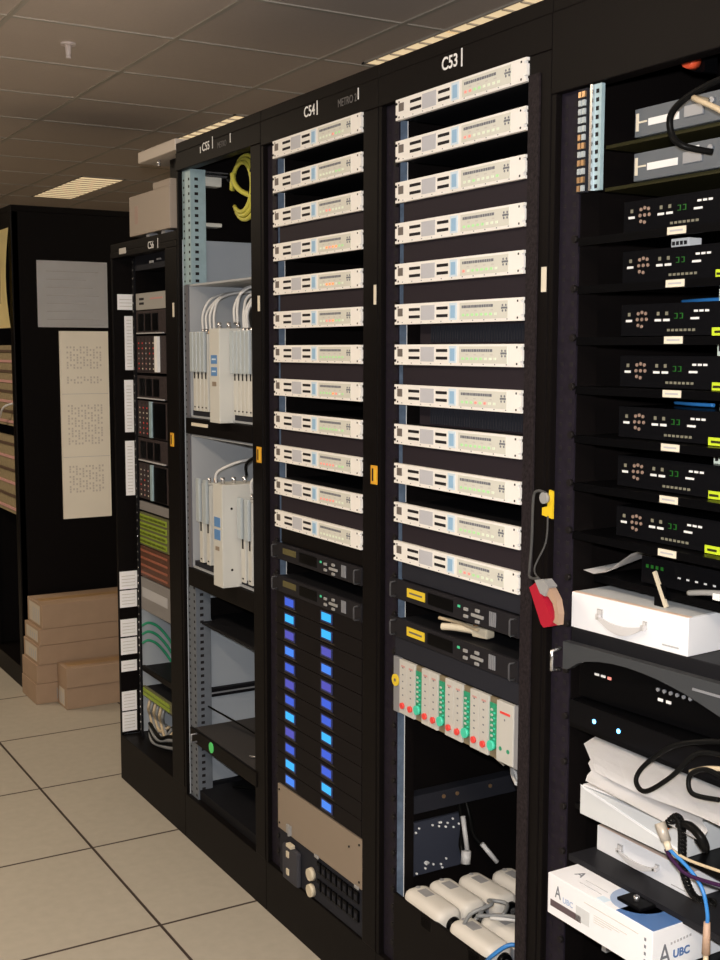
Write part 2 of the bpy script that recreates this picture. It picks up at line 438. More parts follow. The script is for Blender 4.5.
for k, leds in ((53, led53), (54, led54)):
    for i in range(12):
        if used: o = copy_tree(first)
        else: o = first; used = True
        o.location = (0, YB[k]-.0815, 2.156-i*.0889-.0445)
        red = 'red' if 'r' in leds[i] or 'a' in leds[i] else 'green'
        tag(o, f'white slim server, {ordl(i)} of twelve in the C{k} rack', 'server', f'white servers in the C{k} rack')
        dsp = [c for c in COL.objects if c.parent == o and c.name.startswith('status_display')][0]
        n = 0
        for c in [c for c in COL.objects if c.parent == dsp]:
            c.material_slots[0].link = 'OBJECT'; c.material_slots[0].material = LM[leds[i][n % 8]]; n += 1
# black blanking panels in some gaps
nm = {2: 'third', 4: 'fifth', 6: 'seventh', 8: 'ninth', 10: 'eleventh', 5: 'sixth', 7: 'eighth', 3: 'fourth', 1: 'second'}
fanm = mat('finned_black', (.025, .02, .025), .45)
for k, gaps in ((53, (2, 3, 4, 6, 8, 10)), (54, (2, 4, 6, 8, 10))):
    for i in gaps:
        zt = 2.156-i*.0889-.0445
        b = MB().sb(0.02, .46, zt-.0440, zt-.0005, .004, .007, fanm).build('blank_panel')
        b.location = (0, YB[k]-.0815, 0)
        tag(b, f'black blank panel just below the {nm[i]} white server in the C{k} rack', 'blank panel', f'black blank panels in the C{k} rack')
for k, i in ((53, 5), (53, 7)):
    zt = 2.156-i*.0889-.0445
    b = MB().sb(.05, .455, zt-.0440, zt-.0005, .03, .034, fanm)
    for j in range(38): b.sb(.10+j*.0092, .103+j*.0092, zt-.040, zt-.004, .024, .03, DARKB)
    o = b.build('finned_panel'); o.location = (0, YB[k]-.0815, 0)
    tag(o, f'black finned vent panel just below the {nm[i]} white server in the C53 rack', 'vent panel')

# ------------------------------------------------------------------ black 1U units with handles and buttons
def make_switchunit(yel):
    t = thing('rack_controller', '', 'rack unit')
    MB().sb(.014, .446, .001, .0435, .004, .40, DARK).build('chassis', t)
    MB().sb(-.02, .46, 0, .0445, -.004, .004, mat('unit_face_black', (.018, .017, .02), .35), .001).build('face_panel', t)
    if yel:
        MB().sb(.056, .128, .012, .032, -.0055, -.004, YEL).sb(.066, .118, .020, .024, -.0058, -.0055, ICON).build('yellow_label', t)
    else:
        MB().sb(.045, .12, .018, .034, -.0055, -.004, mat('olive_label', (.10, .085, .03), .6)).build('faded_label', t)
    MB().sb(.14, .235, .010, .036, -.005, -.004, BLK2).build('display_window', t)
    MB().sb(.254, .262, .026, .031, -.0055, -.004, mat('led_dim_green', (.05, .4, .2), .4, emit=(.1, .8, .4), es=.25)).build('status_led', t)
    for s, z in ((.285, .027), (.285, .012), (.312, .0195), (.326, .031), (.326, .008), (.34, .0195), (.326, .0195)):
        MB().sb(s-.007, s+.007, z-.0035, z+.0035, -.008, -.004, GREYT, .0015).build('push_button', t)
    g = MB()
    for i in range(4): g.sb(.366+i*.006, .369+i*.006, .008, .038, -.006, -.004, SILV)
    g.build('vent_slots', t)
    for s in (.008, .452):
        h = MB(); p = [(-.004, -s, .006), (-.018, -s, .006), (-.020, -s, .009), (-.020, -s, .036), (-.018, -s, .039), (-.004, -s, .039)]
        h.tube(p, .0022, HGREY, sub=1)
        h.build('handle', t)
    return t
ctl = make_switchunit(True); ctl.location = (0, YB[53]-.0815, 1.045)
tag(ctl, 'black slim unit with yellow label just under the white servers of rack C53', 'rack unit', 'black units with yellow labels')
c2 = copy_tree(ctl); c2.location.z = .956; tag(c2, 'black slim unit with yellow label just above the green striped card cage', 'rack unit')
c3 = make_switchunit(False); c3.location = (0, YB[54]-.0815, 1.045)
tag(c3, 'black slim unit with metal handles just under the white servers of rack C54', 'rack unit', 'black units under the C54 servers')
c4 = copy_tree(c3); c4.location.z = .956; tag(c4, 'black slim unit with metal handles just above the blue displays', 'rack unit')
for k in (53, 54):
    o = MB().sb(0.02, .46, 1.092, 1.133, .004, .008, DARKB if k == 53 else BLK).build('blank_panel'); o.location = (0, YB[k]-.0815, 0)
    tag(o, f'dark blank panel between the lowest white server and black unit in rack C{k}', 'blank panel')
o = MB().sb(0.0, .46, .911, .954, .000, .006, DARKB).build('blank_panel'); o.location = (0, YB[53]-.0815, 0)
tag(o, 'dark blue-grey blank panel directly on top of the green striped card cage', 'blank panel')

# ------------------------------------------------------------------ LCD units in C54
seqL = 'bcvmbvbcvbcm'; seqR = 'ccvmvbbcbbcm'
def make_lcdunit():
    t = thing('display_unit', '', 'rack unit')
    MB().sb(.014, .446, .001, .0435, .004, .45, DARK).build('chassis', t)
    f = MB().sb(0, .46, .0005, .044, -.002, .004, mat('lcd_unit_face', (.009, .0075, .008), .45), .0008)
    for s in (.045, .25): f.sb(s, s+.075, .004, .006, -.0025, -.002, mat('dim_print', (.06, .05, .04), .6))
    f.build('face_panel', t)
    for s in (.048, .254):
        d = MB().sb(s, s+.062, .009, .037, -.0035, -.002, LCDH).build('screen', t)
        q = MB().sb(s+.007, s+.055, .014, .034, -.0045, -.0035, LCDM['b']).build('lit_area', d)
    return t
l0 = make_lcdunit(); used = False
for i in range(12):
    o = copy_tree(l0) if used else l0; used = True
    o.location = (0, YB[54]-.0815, .911-i*.0452)
    tag(o, f'black slim unit with two blue screens, {ordl(i)} of twelve in rack C54', 'rack unit', 'units with paired blue screens')
    sc = [c for c in COL.objects if c.parent == o and c.name.startswith('screen')]
    sc.sort(key=lambda c: c.data.vertices[0].co.y, reverse=True)
    for c, ch in zip(sc, (seqL[i], seqR[i])):
        for q in [q for q in COL.objects if q.parent == c]:
            q.material_slots[0].link = 'OBJECT'; q.material_slots[0].material = LCDM[ch]
# beige blank
t = thing('cover_panel', 'tall beige blank cover panel below the blue screens of rack C54', 'cover panel', (0, YB[54]-.0815, .281))
MB().sb(0, .462, 0, .127, -.002, .006, BEIGE, .001).build('face_plate', t)
MB().sb(.06, .075, .006, .03, -.008, -.002, GREYT, .001).sb(.078, .083, .003, .03, -.012, -.002, GREYT).build('catch', t)
for s in (.22, .43): MB().sb(s, s+.02, -.004, .004, -.006, -.002, GREYT, .001).build('clip', t)
m = MB()
for s, z in ((.01, .112), (.01, .016), (.45, .112), (.40, .09), (.45, .016)): m.cyl((-.004, -s, z), (-.002, -s, z), .003, SCR, seg=8)
m.build('screws', t)
# power distribution unit
t = thing('power_unit', 'dark grey power distribution unit with two round cream knobs at bottom of rack C54', 'power unit', (0, YB[54]-.0815, .152))
MB().sb(.0, .46, 0, .125, .004, .30, DARKB, .002).build('housing', t)
MB().sb(.04, .13, .0, .10, -.010, .004, SILV if 0 else mat('pdu_grey', (.055, .055, .065), .5), .006).build('breaker_box', t)
for z in (.07, .02): MB().sb(.07, .085, z, z+.018, -.014, -.010, BEIGEK, .002).build('rocker_switch', t)
MB().sb(.07, .10, .100, .11, -.014, .0, BEIGEK, .002).build('clip', t)
for z in (.065, .020): MB().cyl((-.008, -.193, z), (.004, -.193, z), .0165, BEIGEK, .018, seg=24).build('round_knob', t)
for r in range(2):
    for i in range(8):
        s = .225+i*.028; z = .05+.048*(1-r)-.002
        MB().sb(s, s+.022, z-.012, z+.018, -.002, .004, BLK2, .002).sb(s+.004, s+.018, z-.004, z+.010, -.0035, -.002, DARKB).build('socket', t)

# ------------------------------------------------------------------ card cage C53
t = thing('card_cage', 'pale card cage with green strips and red dots in the middle of rack C53', 'card cage', (0, YB[53]-.0815, .778))
MB().sb(.0, .46, 0, .128, .006, .30, DARK).build('chassis', t)
MB().sb(-.003, .022, 0, .13, -.003, .006, SILV, .001).build('mounting_ear', t)
MB().sb(.45, .462, 0, .13, -.003, .006, SILV, .001).build('mounting_ear', t)
MB().cyl((-.006, -.008, .075), (-.003, -.008, .075), .014, YEL, seg=20).cyl((-.0065, -.008, .075), (-.006, -.008, .075), .004, ICON, seg=10).build('yellow_sticker', t)['label'] = 'round yellow sticker'
s = .024
for gI in range(4):
    for j in range(2):
        m = MB().sb(s, s+.031, .002, .128, -.004, .006, CARDF, .0008)
        for q in range(5): m.sb(s+.012, s+.017, .045+q*.016, .048+q*.016, -.0045, -.004, TXTG)
        m.sb(s+.008, s+.023, .112, .116, -.0045, -.004, INKR)
        cm = m.build('card_module', t)
        MB().cyl((-.009, -s-.0155, .022), (-.004, -s-.0155, .022), .0072, RED, seg=14).build('red_button', cm)
        s += .0325
    m = MB().sb(s, s+.026, .002, .128, .0, .006, mat('bronze_card_edge', (.20, .16, .10), .5))
    m.sb(s+.001, s+.025, .024, .116, -.002, .0, GRN)
    for q in range(6):
        m.sb(s+.006, s+.012, .045+q*.011, .049+q*.011, -.004, -.002, CARDF).sb(s+.015, s+.020, .040+q*.011, .043+q*.011, -.004, -.002, MINT)
    cm = m.build('circuit_module', t); cm['label'] = 'exposed green circuit module'
    MB().cyl((-.010, -s-.0125, .028), (-.002, -s-.0125, .028), .0105, MINT, seg=14).build('mint_button', cm)
    s += .0275
m = MB().sb(s+.001, .449, .002, .128, -.005, .006, CARDF, .001)
m.sb(s+.012, s+.045, .103, .108, -.0055, -.005, RED).sb(s+.026, s+.029, .09, .094, -.0055, -.005, TXTG)
for a in (.015, .04): m.cyl((-.006, -s-a, .03), (-.005, -s-a, .03), .0045, GCAB, seg=10)
m.build('power_module', t)

# lower part of rack C53 interior
Y53 = YB[53]
t = thing('rack_rail_support', 'dark horizontal support rail inside rack C53 under the card cage', 'support rail', (0, Y53, .50))
MB().sb(.014, .05, 0, .045, .07, .88, DARKB, .002).build('rail', t)
for a in (.16, .2, .3, .42): MB().cyl((a, -.05, .03), (a, -.053, .03), .005, BRASS, seg=8).build('bolt', t)
t = thing('connector_plate', 'dark plate studded with white sockets low inside rack C53', 'connector plate', (0, Y53, .33))
MB().sb(.014, .022, 0, .135, .085, .24, mat('plate_navy', (.04, .045, .065), .5)).build('plate', t)
pm = MB(); random.seed(3)
for i in range(22):
    a = random.uniform(.095, .225); zz = random.choice((random.uniform(.10, .125), random.uniform(.005, .03)))
    pm.cyl((a, -.022, zz), (a, -.026, zz), .0028, LETTER, seg=6)
pm.build('pins', t)
o = MB().tube([(.22, Y53-.03, .50), (.225, Y53-.04, .44), (.20, Y53-.07, .40), (.21, Y53-.09, .36)], .006, KCAB).tube([(.24, Y53-.03, .50), (.24, Y53-.05, .46), (.25, Y53-.06, .41), (.29, Y53-.10, .36)], .006, KCAB).build('cable')
tag(o, 'black twin cords hanging beside the socket plate inside rack C53', 'cable')
o = MB().cyl((.215, Y53-.055, .47), (.215, Y53-.075, .39), .006, WCAB).cyl((.20, Y53-.09, .365), (.205, Y53-.085, .395), .012, WCAB).cyl((.255, Y53-.08, .40), (.285, Y53-.105, .355), .006, WCAB).build('cord_plug')
tag(o, 'pale grey plugs at the ends of black cords inside rack C53', 'plug')
for pts, lb in (([(.10, Y53-.40, .79), (.08, Y53-.42, .745), (.05, Y53-.46, .735), (.03, Y53-.50, .73)], 'upper white cable drooping beneath the right end of the card cage'),
                ([(.11, Y53-.42, .78), (.07, Y53-.44, .75), (.04, Y53-.50, .72), (.03, Y53-.52, .72)], 'lower white cable drooping beneath the right end of the card cage'),
                ([(.12, Y53-.30, .79), (.10, Y53-.31, .74), (.13, Y53-.33, .70)], 'white cable hanging beneath the middle of the card cage')):
    tag(MB().tube(pts, .004, WCAB).build('cable'), lb, 'cable')
# bin tray
t = thing('storage_tray', 'black open tray at the bottom of rack C53 holding white adaptors', 'tray', (0, Y53, .152))
MB().sb(.080, .543, 0, .185, -.001, .006, BLK, .002).build('front_lip', t)
MB().sb(.085, .543, .135, .143, .006, .42, BLK).build('tray_floor', t)
# adaptors
def make_adaptor():
    t = thing('power_adaptor', '', 'power adaptor')
    b = MB(); b.box(-.034, .034, -.078, .078, 0, .064, ADPW, .025, seg=5)
    bo = b.build('body', t)
    for f in bo.data.polygons: f.use_smooth = True
    MB().box(-.012, .012, .008, .045, .0636, .0648, ADPL).build('grey_label', t)
    MB().cyl((0, -.094, .034), (0, -.084, .034), .017, BLK2, .019, seg=18).cyl((0, -.0945, .034), (0, -.094, .034), .008, CHR, seg=12).build('socket_end', t)
    MB().cyl((0, .060, .0625), (0, .060, .0648), .006, ADPL, seg=10).build('mark', t)
    MB().box(-.036, -.028, -.05, -.005, .006, .04, SILV, .003).build('side_catch', t)
    return t
A = [(.035, 2.185, .2955, 0, 'white adaptor with grey label at the left front of the tray'),
     (.107, 2.190, .2955, .02, 'white adaptor second from left in the tray, cords looped over it'),
     (.187, 2.180, .2955, .05, 'white adaptor third back in the tray, in front of the rearmost one'),
     (.272, 2.160, .2955, .05, 'white adaptor rearmost in the tray beside the right post'),
     (.035, 2.000, .2955, .0, 'white adaptor front and centre of the tray, under grey cords'),
     (.110, 1.985, .2955, .05, 'white adaptor partly hidden by the right post in the tray')]
a0 = make_adaptor()
for i, (ax, ay, az, rz, lb) in enumerate(A):
    o = a0 if i == 0 else copy_tree(a0); o.location = (ax, ay, az); o.rotation_euler = (0, 0, rz); tag(o, lb, 'power adaptor', 'white adaptors in the tray')
def cable(pts, r, m, label, sub=6): return tag(MB().tube(pts, r, m, sub=sub).build('cable'), label, 'cable')
cable([(.10, 2.07, .372), (.07, 2.055, .36), (.03, 2.06, .33), (.03, 2.03, .385), (.08, 2.02, .40), (.10, 2.055, .39), (.13, 2.03, .385), (.09, 1.99, .385)], .0045, GRCAB, 'grey cord looped over the second white adaptor in the tray')
cable([(.05, 2.035, .375), (.10, 1.98, .385), (.12, 1.90, .40), (.15, 1.86, .41)], .0045, GRCAB, 'grey cord running to the right post over the tray')
cable([(.07, 2.01, .375), (.13, 1.94, .383), (.15, 1.87, .40)], .004, WCAB, 'pale cord crossing between the white adaptors')
cable([(.0, 1.93, .33), (-.005, 1.90, .36), (.02, 1.87, .39), (.07, 1.85, .37)], .0045, BLCAB, 'blue cord at the right front corner of the tray')
# tool on unit 2
t = thing('crimping_tool', 'small cream hand tool lying on the lower yellow labelled unit', 'tool', (.03, 2.06, 1.0012), math.radians(-75))
MB().tube([(-.05, .02, .014), (-.02, .012, .016), (.03, .008, .016)], .008, BEIGEK).tube([(-.05, -.018, .014), (-.02, -.012, .016), (.03, -.006, .016)], .008, BEIGEK).build('grips', t)
MB().box(.028, .07, -.014, .014, .004, .026, BEIGEK, .005).cyl((.03, 0, .026), (.03, 0, .03), .007, BRASS).build('head', t)
o = MB().tube([(.01, 2.13, 1.028), (.02, 2.07, 1.028), (.02, 2.0, 1.026)], .004, BCAB).build('cable'); tag(o, 'thin beige cord above the cream hand tool', 'cable')

# ------------------------------------------------------------------ C55 contents
Y55 = YB[55]
def yloc(y): return Y55-y
def module_chassis(zb, hgt, label, lower):
    t = thing('module_chassis', label, 'module chassis', (0, Y55, zb))
    g = MB().sb(.0815, .545, 0, .006, .004, .35, GREYC).sb(.0815, .545, hgt-.006, hgt, .004, .35, GREYC)
    g.sb(.0815, .087, 0, hgt, .004, .35, GREYC).sb(.54, .545, 0, hgt, .004, .35, GREYC).sb(.0815, .545, 0, hgt, .34, .35, GREYC)
    g.build('housing', t)
    MB().sb(.064, .084, 0, hgt, -.001, .008, RAILD if 0 else mat('ear_grey', (.11, .11, .13), .45)).build('mounting_ear', t)
    MB().sb(.087, .54, .006, .022, .01, .20, DARKB).build('module_shelf', t)
    return t
def module(t, s, w, z0, z1, x0, clear=None, name='plug_in_module'):
    m = MB().sb(s, s+w, z0, z1, x0, x0+.14, MOD, .002)
    m.sb(s+w*.35, s+w*.65, z0+.10, z0+.128, x0-.0012, x0, SLOT).sb(s+w*.35, s+w*.65, z0+.01, z0+.014, x0-.0012, x0, SLOT)
    m.sb(s+w*.4, s+w*.6, z0+.15, z0+.154, x0-.0012, x0, TXTG)
    o = m.build(name, t)
    if clear: MB().sb(s, s+w*.92, z0+clear[0], z0+clear[1], x0-.012, x0-.0015, TRANS, .003).build('clear_pocket', o)
    MB().cyl((x0+.03, -s-w/2, z1), (x0+.03, -s-w/2, z1+.016), .005, CHR, seg=8).cyl((x0+.05, -s-w/2+.004, z1), (x0+.05, -s-w/2+.004, z1+.014), .004, BRASS, seg=8).build('connector', o)
    return o
t1 = module_chassis(1.400, .412, 'upper pale grey chassis in rack C55 with eight slim modules and many white cables', False)
for i in range(4): module(t1, .106+i*.029, .026, .022, .258, .004, (.12, .243))
m = MB().sb(.330, .402, -.002, .272, -.038, .12, MOD, .002)
m.sb(.345, .386, .17, .195, -.0392, -.038, MODB).sb(.345, .386, .135, .16, -.0392, -.038, MODB).sb(.352, .380, .105, .118, -.0392, -.038, BEIGE)
for z in (.177, .142): m.sb(.352, .380, z+.004, z+.008, -.0396, -.0392, BLUEBW)
mm = m.build('main_module', t1); mm['label'] = 'wide ivory main module with two blue labels'
for i in range(3): MB().cyl((-.02+.03*i, -.365, .272), (-.02+.03*i, -.365, .29), .006, CHR, seg=8).build('connector', mm)
for i in range(5): module(t1, .406+i*.0265, .024, .022, .258, .004, (.12, .243))
t2 = module_chassis(.922, .425, 'lower pale grey chassis in rack C55 with four slim modules and green cable', True)
for s in (.140, .195): module(t2, s, .028, .026, .275, .004, (.13, .265))
m = MB().sb(.372, .438, -.002, .300, -.05, .12, MOD, .002)
m.sb(.383, .424, .175, .203, -.0512, -.05, MODB).sb(.383, .424, .137, .167, -.0512, -.05, MODB).sb(.390, .416, .105, .117, -.0512, -.05, BEIGE)
mm = m.build('main_module', t2); mm['label'] = 'wide ivory main module with two blue labels'
for a in (.05, .23): MB().cyl((-.02, -.438, a), (-.02, -.4385, a), .004, SCR, seg=8).build('rivet', mm)
for i in range(3): MB().cyl((-.03+.035*i, -.40, .300), (-.03+.035*i, -.40, .318), .006, CHR, seg=8).build('connector', mm)
for s in (.448, .495): module(t2, s, .028, .014, .255, .004, (.13, .25))
# cables of the chassis
random.seed(11)
for i in range(13):
    s = (.119, .148, .177, .206, .355, .375, .418, .4445, .471, .4975, .524, .431, .484)[i]
    z0 = 1.672 if i not in (4, 5) else 1.69; xx = .034
    pts = [(xx, Y55-s, z0), (xx+.005, Y55-s+.01, z0+.05), (xx+.03, Y55-s-random.uniform(-.03, .03), z0+.095), (xx+.10, Y55-s-random.uniform(-.06, .02), z0+.115), (xx+.2, Y55-s, z0+.118)]
    o = MB().tube(pts, .0045, WCAB if i != 8 else KCAB).build('module_cable')
    tag(o, ('black' if i == 8 else 'white') + ' cable rising from the slim modules of the upper C55 chassis', 'cable', 'cables on the upper C55 chassis' if i != 8 else None)
for (s, mt, lb, dx) in ((.209, WCAB, 'pale cable arching from the left module of the lower C55 chassis', 0), (.385, KCAB, 'black cable arching from the main module of the lower C55 chassis', .02), (.412, GCAB, 'green cable arching behind the main module in the lower C55 chassis', .05), (.462, WCAB, 'white cable rising from the third slim module in the lower C55 chassis', 0), (.509, WCAB, 'white cable rising from the right module in the lower C55 chassis', 0)):
    z0 = 1.24 if s in (.385, .412) else 1.195
    cable([(.034+dx, Y55-s, z0), (.034+dx, Y55-s-.005, z0+.04), (.08+dx, Y55-s-.04, z0+.07), (.14+dx, Y55-min(s+.06, .52), z0+.085)], .0045, mt, lb)
# label strip shelf between the chassis
t = thing('divider_panel', 'black divider panel with white strip between the two C55 chassis', 'rack panel', (0, Y55, 1.349))
MB().sb(.06, .545, 0, .049, -.004, .004, BLK, .001).build('panel', t)
MB().sb(.11, .235, .026, .036, -.006, -.004, CREAM).build('label_strip', t)
t = thing('divider_panel', 'black panel under the lower C55 chassis', 'rack panel', (0, Y55, .862))
MB().sb(.06, .545, 0, .058, -.002, .30, BLK, .001).build('panel', t)
# dark shelf, z .75-.82 ; opening below
t = thing('rack_shelf', 'black shelf across rack C55 holding tangled cord, above the open space', 'shelf', (0, Y55, .735))
MB().sb(.013, .022, .006, .066, .07, .88, BLK, .001).build('side_bracket', t)
MB().sb(.088, .54, .0, .008, .03, .50, DARK).sb(.022, .088, .0, .008, .08, .50, DARK).build('shelf_plate', t)
o = MB().tube([(.30, Y55-.12, .747), (.26, Y55-.20, .752), (.16, Y55-.3, .747), (.12, Y55-.4, .747), (.2, Y55-.45, .752)], .006, SILV).build('cable'); tag(o, 'loose grey cord on the upper black shelf in rack C55', 'cable')
for z, lb in ((.472, 'dark cross rail on the grey side of rack C55, above the lower shelf'), (.140+.012, 'dark cross rail low on the grey side of rack C55')):
    o = MB().box(.03, .88, Y55-.034, Y55-.0125, z, z+.028, DARK, .002).box(.06, .86, Y55-.036, Y55-.034, z+.011, z+.016, SILV).build('cross_rail'); tag(o, lb, 'support rail')
t = thing('rack_shelf', 'dark sliding shelf unit with round green sticker low in rack C55', 'shelf', (0, Y55, .352))
MB().sb(.082, .54, 0, .045, .003, .45, mat('shelf_box_dark', (.045, .042, .042), .5), .002).build('shelf_box', t)
MB().sb(.064, .56, .0, .044, -.006, .003, BLK, .002).build('front_panel', t)
MB().cyl((-.008, -.237, .024), (-.006, -.237, .024), .017, GREEN, seg=20).build('green_sticker', t)['label'] = 'round green sticker'
MB().tube([(-.006, -.12, .036), (-.025, -.12, .036), (-.025, -.12, .010), (-.006, -.12, .010)], .003, SILV, sub=1).build('handle', t)
o = MB().tube([(.05, Y55-.085, .46), (.10, Y55-.25, .43), (.13, Y55-.40, .405)], .003, KCAB).build('cable'); tag(o, 'thin black cord slanting down to the sliding shelf in rack C55', 'cable')
t = thing('cable_plug', 'small pale plug standing on the sliding shelf in rack C55', 'plug', (.05, Y55-.46, .3972))
MB().cyl((0, 0, 0), (0, 0, .02), .010, BEIGEK).build('body', t); MB().cyl((0, 0, .02), (.0, .004, .045), .003, CHR).cyl((-.02, .02, .005), (.02, -.03, .005), .004, CHR).build('pins', t)
o = MB().sb(.06, .545, 0, .03, .02, .5, DARK).build('tray_plate'); o.location = (0, Y55, .151); tag(o, 'dark flat tray plate on the floor of rack C55', 'tray')
o = MB().tube([(.12, Y55-.12, .19), (.2, Y55-.25, .195), (.12, Y55-.36, .19), (.15, Y55-.45, .188)], .006, KCAB).build('cable'); tag(o, 'black cord lying on the floor plate of rack C55', 'cable')
# yellow fibre loop and bracket at top of C55
o = MB()
cy, cz, R = Y55-.28, 2.092, .082
for dr in (0, .012, -.010):
    o.tube([(.10+dr*.6, cy+(R+dr)*math.cos(a), cz+(R+dr)*math.sin(a)) for a in [2*math.pi*k/24 for k in range(24)]][:22], .0065, YCAB, sub=1)
o.tube([(.09, cy+.055, cz+.045), (.085, cy+.03, cz+.015), (.09, cy+.0, cz-.01), (.10, cy-.05, cz-.03)], .008, YCAB)
t = thing('fibre_coil', 'coiled bright yellow fibre cable hanging at the top of rack C55', 'cable coil', (0, 0, 0))
ob = o.build('coil', t)
st = MB()
for a in (.35, 3.5, 2.62): st.cyl((.10, cy+(R-.022)*math.cos(a), cz+(R-.022)*math.sin(a)), (.10, cy+(R+.022)*math.cos(a), cz+(R+.022)*math.sin(a)), .011, KCAB, seg=8)
st.build('tie', t)
for z, hh in ((2.120, .028), (1.995, .012)):
    t = thing('cable_bracket', ('upper' if z > 2.1 else 'lower') + ' small white cable bracket on the left rail of rack C55', 'bracket', (0, Y55, z))
    MB().sb(.012, .055, 0, hh, .075, .13, WHT2, .002).build('bracket_body', t)
    if z > 2.1: MB().sb(.012, .06, hh, hh+.006, .07, .15, CHR).sb(.012, .06, hh+.012, hh+.016, .07, .15, CHR).build('bracket_arm', t)

# ------------------------------------------------------------------ C56 contents
Y56 = YB[56]
def c56(z, h, m, label, name, cat, extra=None, s0=.238, s1=.53, x0=.0):
    z = 1.6106+(z-1.6106)*1.0415; h *= 1.0415; s1 = .705
    t = thing(name, label, cat, (.06, Y56+.168, z))
    MB().sb(s0, s1, 0, h, x0, x0+.01, m, .001).build('face_panel', t)
    MB().sb(s0+.005, s1-.005, .002, h-.002, x0+.01, .35, DARK).build('chassis', t)
    if extra: extra(t, h)
    return t
# guard panel with paper labels
MB().sb(.013, .016, .172, 1.933, .001, .083, BLK).build('liner_panel', r56)
for (x0, x1, z0, z1) in ((.016, .079, 1.754, 1.810), (.041, .075, 1.536, 1.732), (.036, .070, 1.309, 1.500), (.035, .070, 1.075, 1.277),
                         (.003, .071, .725, .792), (.003, .069, .656, .720), (.003, .067, .546, .611), (.003, .066, .477, .540), (.003, .064, .412, .454), (.003, .061, .262, .336), (.003, .060, .182, .257)):
    m = MB().sb(.016, .0168, z0, z1, x0, x1, PAPER)
    n = int((z1-z0)/.012)
    for i in range(1, n): m.sb(.0168, .0171, z0+i*.012, z0+i*.012+.002, x0+.008, x1-.008, INKF)
    m.build('paper_label', r56)
MB().sb(.066, .084, .172, 1.933, .055, .062, DARK).build('screw_strip', r56)
sc = MB().cyl((.054, -.074, 0), (.055, -.074, 0), .004, CHR, seg=8).build('rail_screw', r56); sc.location.z = .2
for i in range(1, 60):
    c = sc.copy(); COL.objects.link(c); c.location.z = .2+i*.0292
def ex_router(t, h):
    m = MB()
    for z in (.018, .034):
        m.sb(.262+.03, .262+.075, z, z+.008, -.001, 0, SLOT)
    m.sb(.40, .52, .034, .040, -.001, 0, INKR); m.build('ports', t)
YT = .257
c56(1.745, .056, mat('router_grey', (.36, .35, .33), .5), 'pale grey unit with red print near the top of the far rack', 'network_router', 'router', ex_router, s0=YT)
c56(1.878, .05, DARKB, 'dark unit with white marks at the very top of the far rack', 'patch_unit', 'rack unit',
    lambda t, h: MB().sb(.40, .44, .02, .028, -.001, 0, LETTER).sb(.47, .51, .026, .032, -.001, 0, INK).build('marks', t), s0=YT)
for i, (zt, nmm) in enumerate(((1.660, 'upper'), (1.440, 'middle'), (1.225, 'lower'))):
    def ex_slots(t, h):
        for j in range(3): MB().sb(.28+j*.07, .335+j*.07, .01, h-.01, -.002, 0, BLK2, .001).build('fan_slot', t)
        MB().sb(YT+.02, .53, 0, .004, -.008, 0, INK).build('light_lip', t)
    c56(zt+.004, .078, BRNU, f'dark fan tray above the {nmm} card chassis in the far rack', 'fan_tray', 'fan tray', ex_slots, s0=YT)
    def ex_ch(t, h, i=i):
        for j in range(3 if i else 5):
            m = MB().sb(.275+j*.036, .305+j*.036, .006, h-.006, -.003, 0, BRNU)
            random.seed(i*9+j)
            for q in range(6): m.sb(.283+j*.036, .291+j*.036, .012+q*.018, .017+q*.018, -.0036, -.003, random.choice((INKR, CREAM, INK, RED)))
            m.build('line_card', t)
        if i == 0: MB().sb(.462, .488, .004, h-.002, -.012, 0, LETTER, .001).build('bright_card', t)
        else:
            MB().sb(.39, .412, .002, h, -.008, 0, ZINC, .001).build('card_edge', t); MB().sb(.416, .53, .004, h-.004, -.004, 0, BLK2).build('card_door', t)
    c56(zt-.128, .124, BRNU, f'{nmm} dark card chassis in the far rack' + (' with one bright white card' if i == 0 else ' with a silver edged black door'), 'card_chassis', 'card chassis', ex_ch, s0=YT)
def ex_lip(t, h): MB().sb(.27, .52, h*.4, h*.7, -.001, 0, INK).build('stripe', t)
c56(1.055, .03, GREYU, 'thin grey brown strip unit above the lime patch panel', 'patch_unit', 'rack unit', None, s0=YT)
def ex_lime(t, h):
    for j in range(4):
        m = MB().sb(.265, .525, h*(.06+j*.24), h*(.22+j*.24), -.003, 0, YGRN)
        for q in range(20): m.sb(.27+q*.0126, .277+q*.0126, h*(.10+j*.24), h*(.17+j*.24), -.0036, -.003, OLIVE)
        m.build('port_row', t)
c56(.932, .115, mat('olive_grey', (.12, .12, .06), .5), 'lime green patch panel with four port rows in the far rack', 'patch_bay', 'patch bay', ex_lime, s0=YT)
def ex_brown(t, h):
    for j in range(4): MB().sb(.265, .525, h*(.1+j*.24), h*(.17+j*.24), -.002, 0, mat('brown_line', (.30, .10, .06), .5)).build('port_row', t)
c56(.820, .108, BROWN, 'brown unit with thin reddish rows below the lime patch panel', 'patch_bay', 'patch bay', ex_brown, s0=YT)
c56(.700, .115, GREYU, 'plain grey unit under the brown patch panel in the far rack', 'media_converter', 'rack unit', ex_lip, s0=YT)
c56(.475, .02, BLK, 'thin black shelf front beneath the green cables of the far rack', 'rack_shelf', 'shelf', None, s0=YT)
for j in range(3): cable([(.062, 4.15, .596-.033*j), (.088, 4.15, .604-.033*j), (.125, 4.15, .585-.035*j), (.165, 4.148, .535-.037*j), (.20, 4.14, .47-.04*j)], .005, GCAB, ('topmost', 'middle', 'lowest')[j] + ' of three green cables curving across the far rack')
c56(.385, .036, mat('olive_grey', (.12, .12, .06), .5), 'single row lime patch panel low in the far rack', 'patch_bay', 'patch bay', lambda t, h: [MB().sb(.265, .525, h*(.12+j*.45), h*(.42+j*.45), -.003, 0, YGRN).build('port_row', t) for j in range(2)], s0=YT)
random.seed(5)
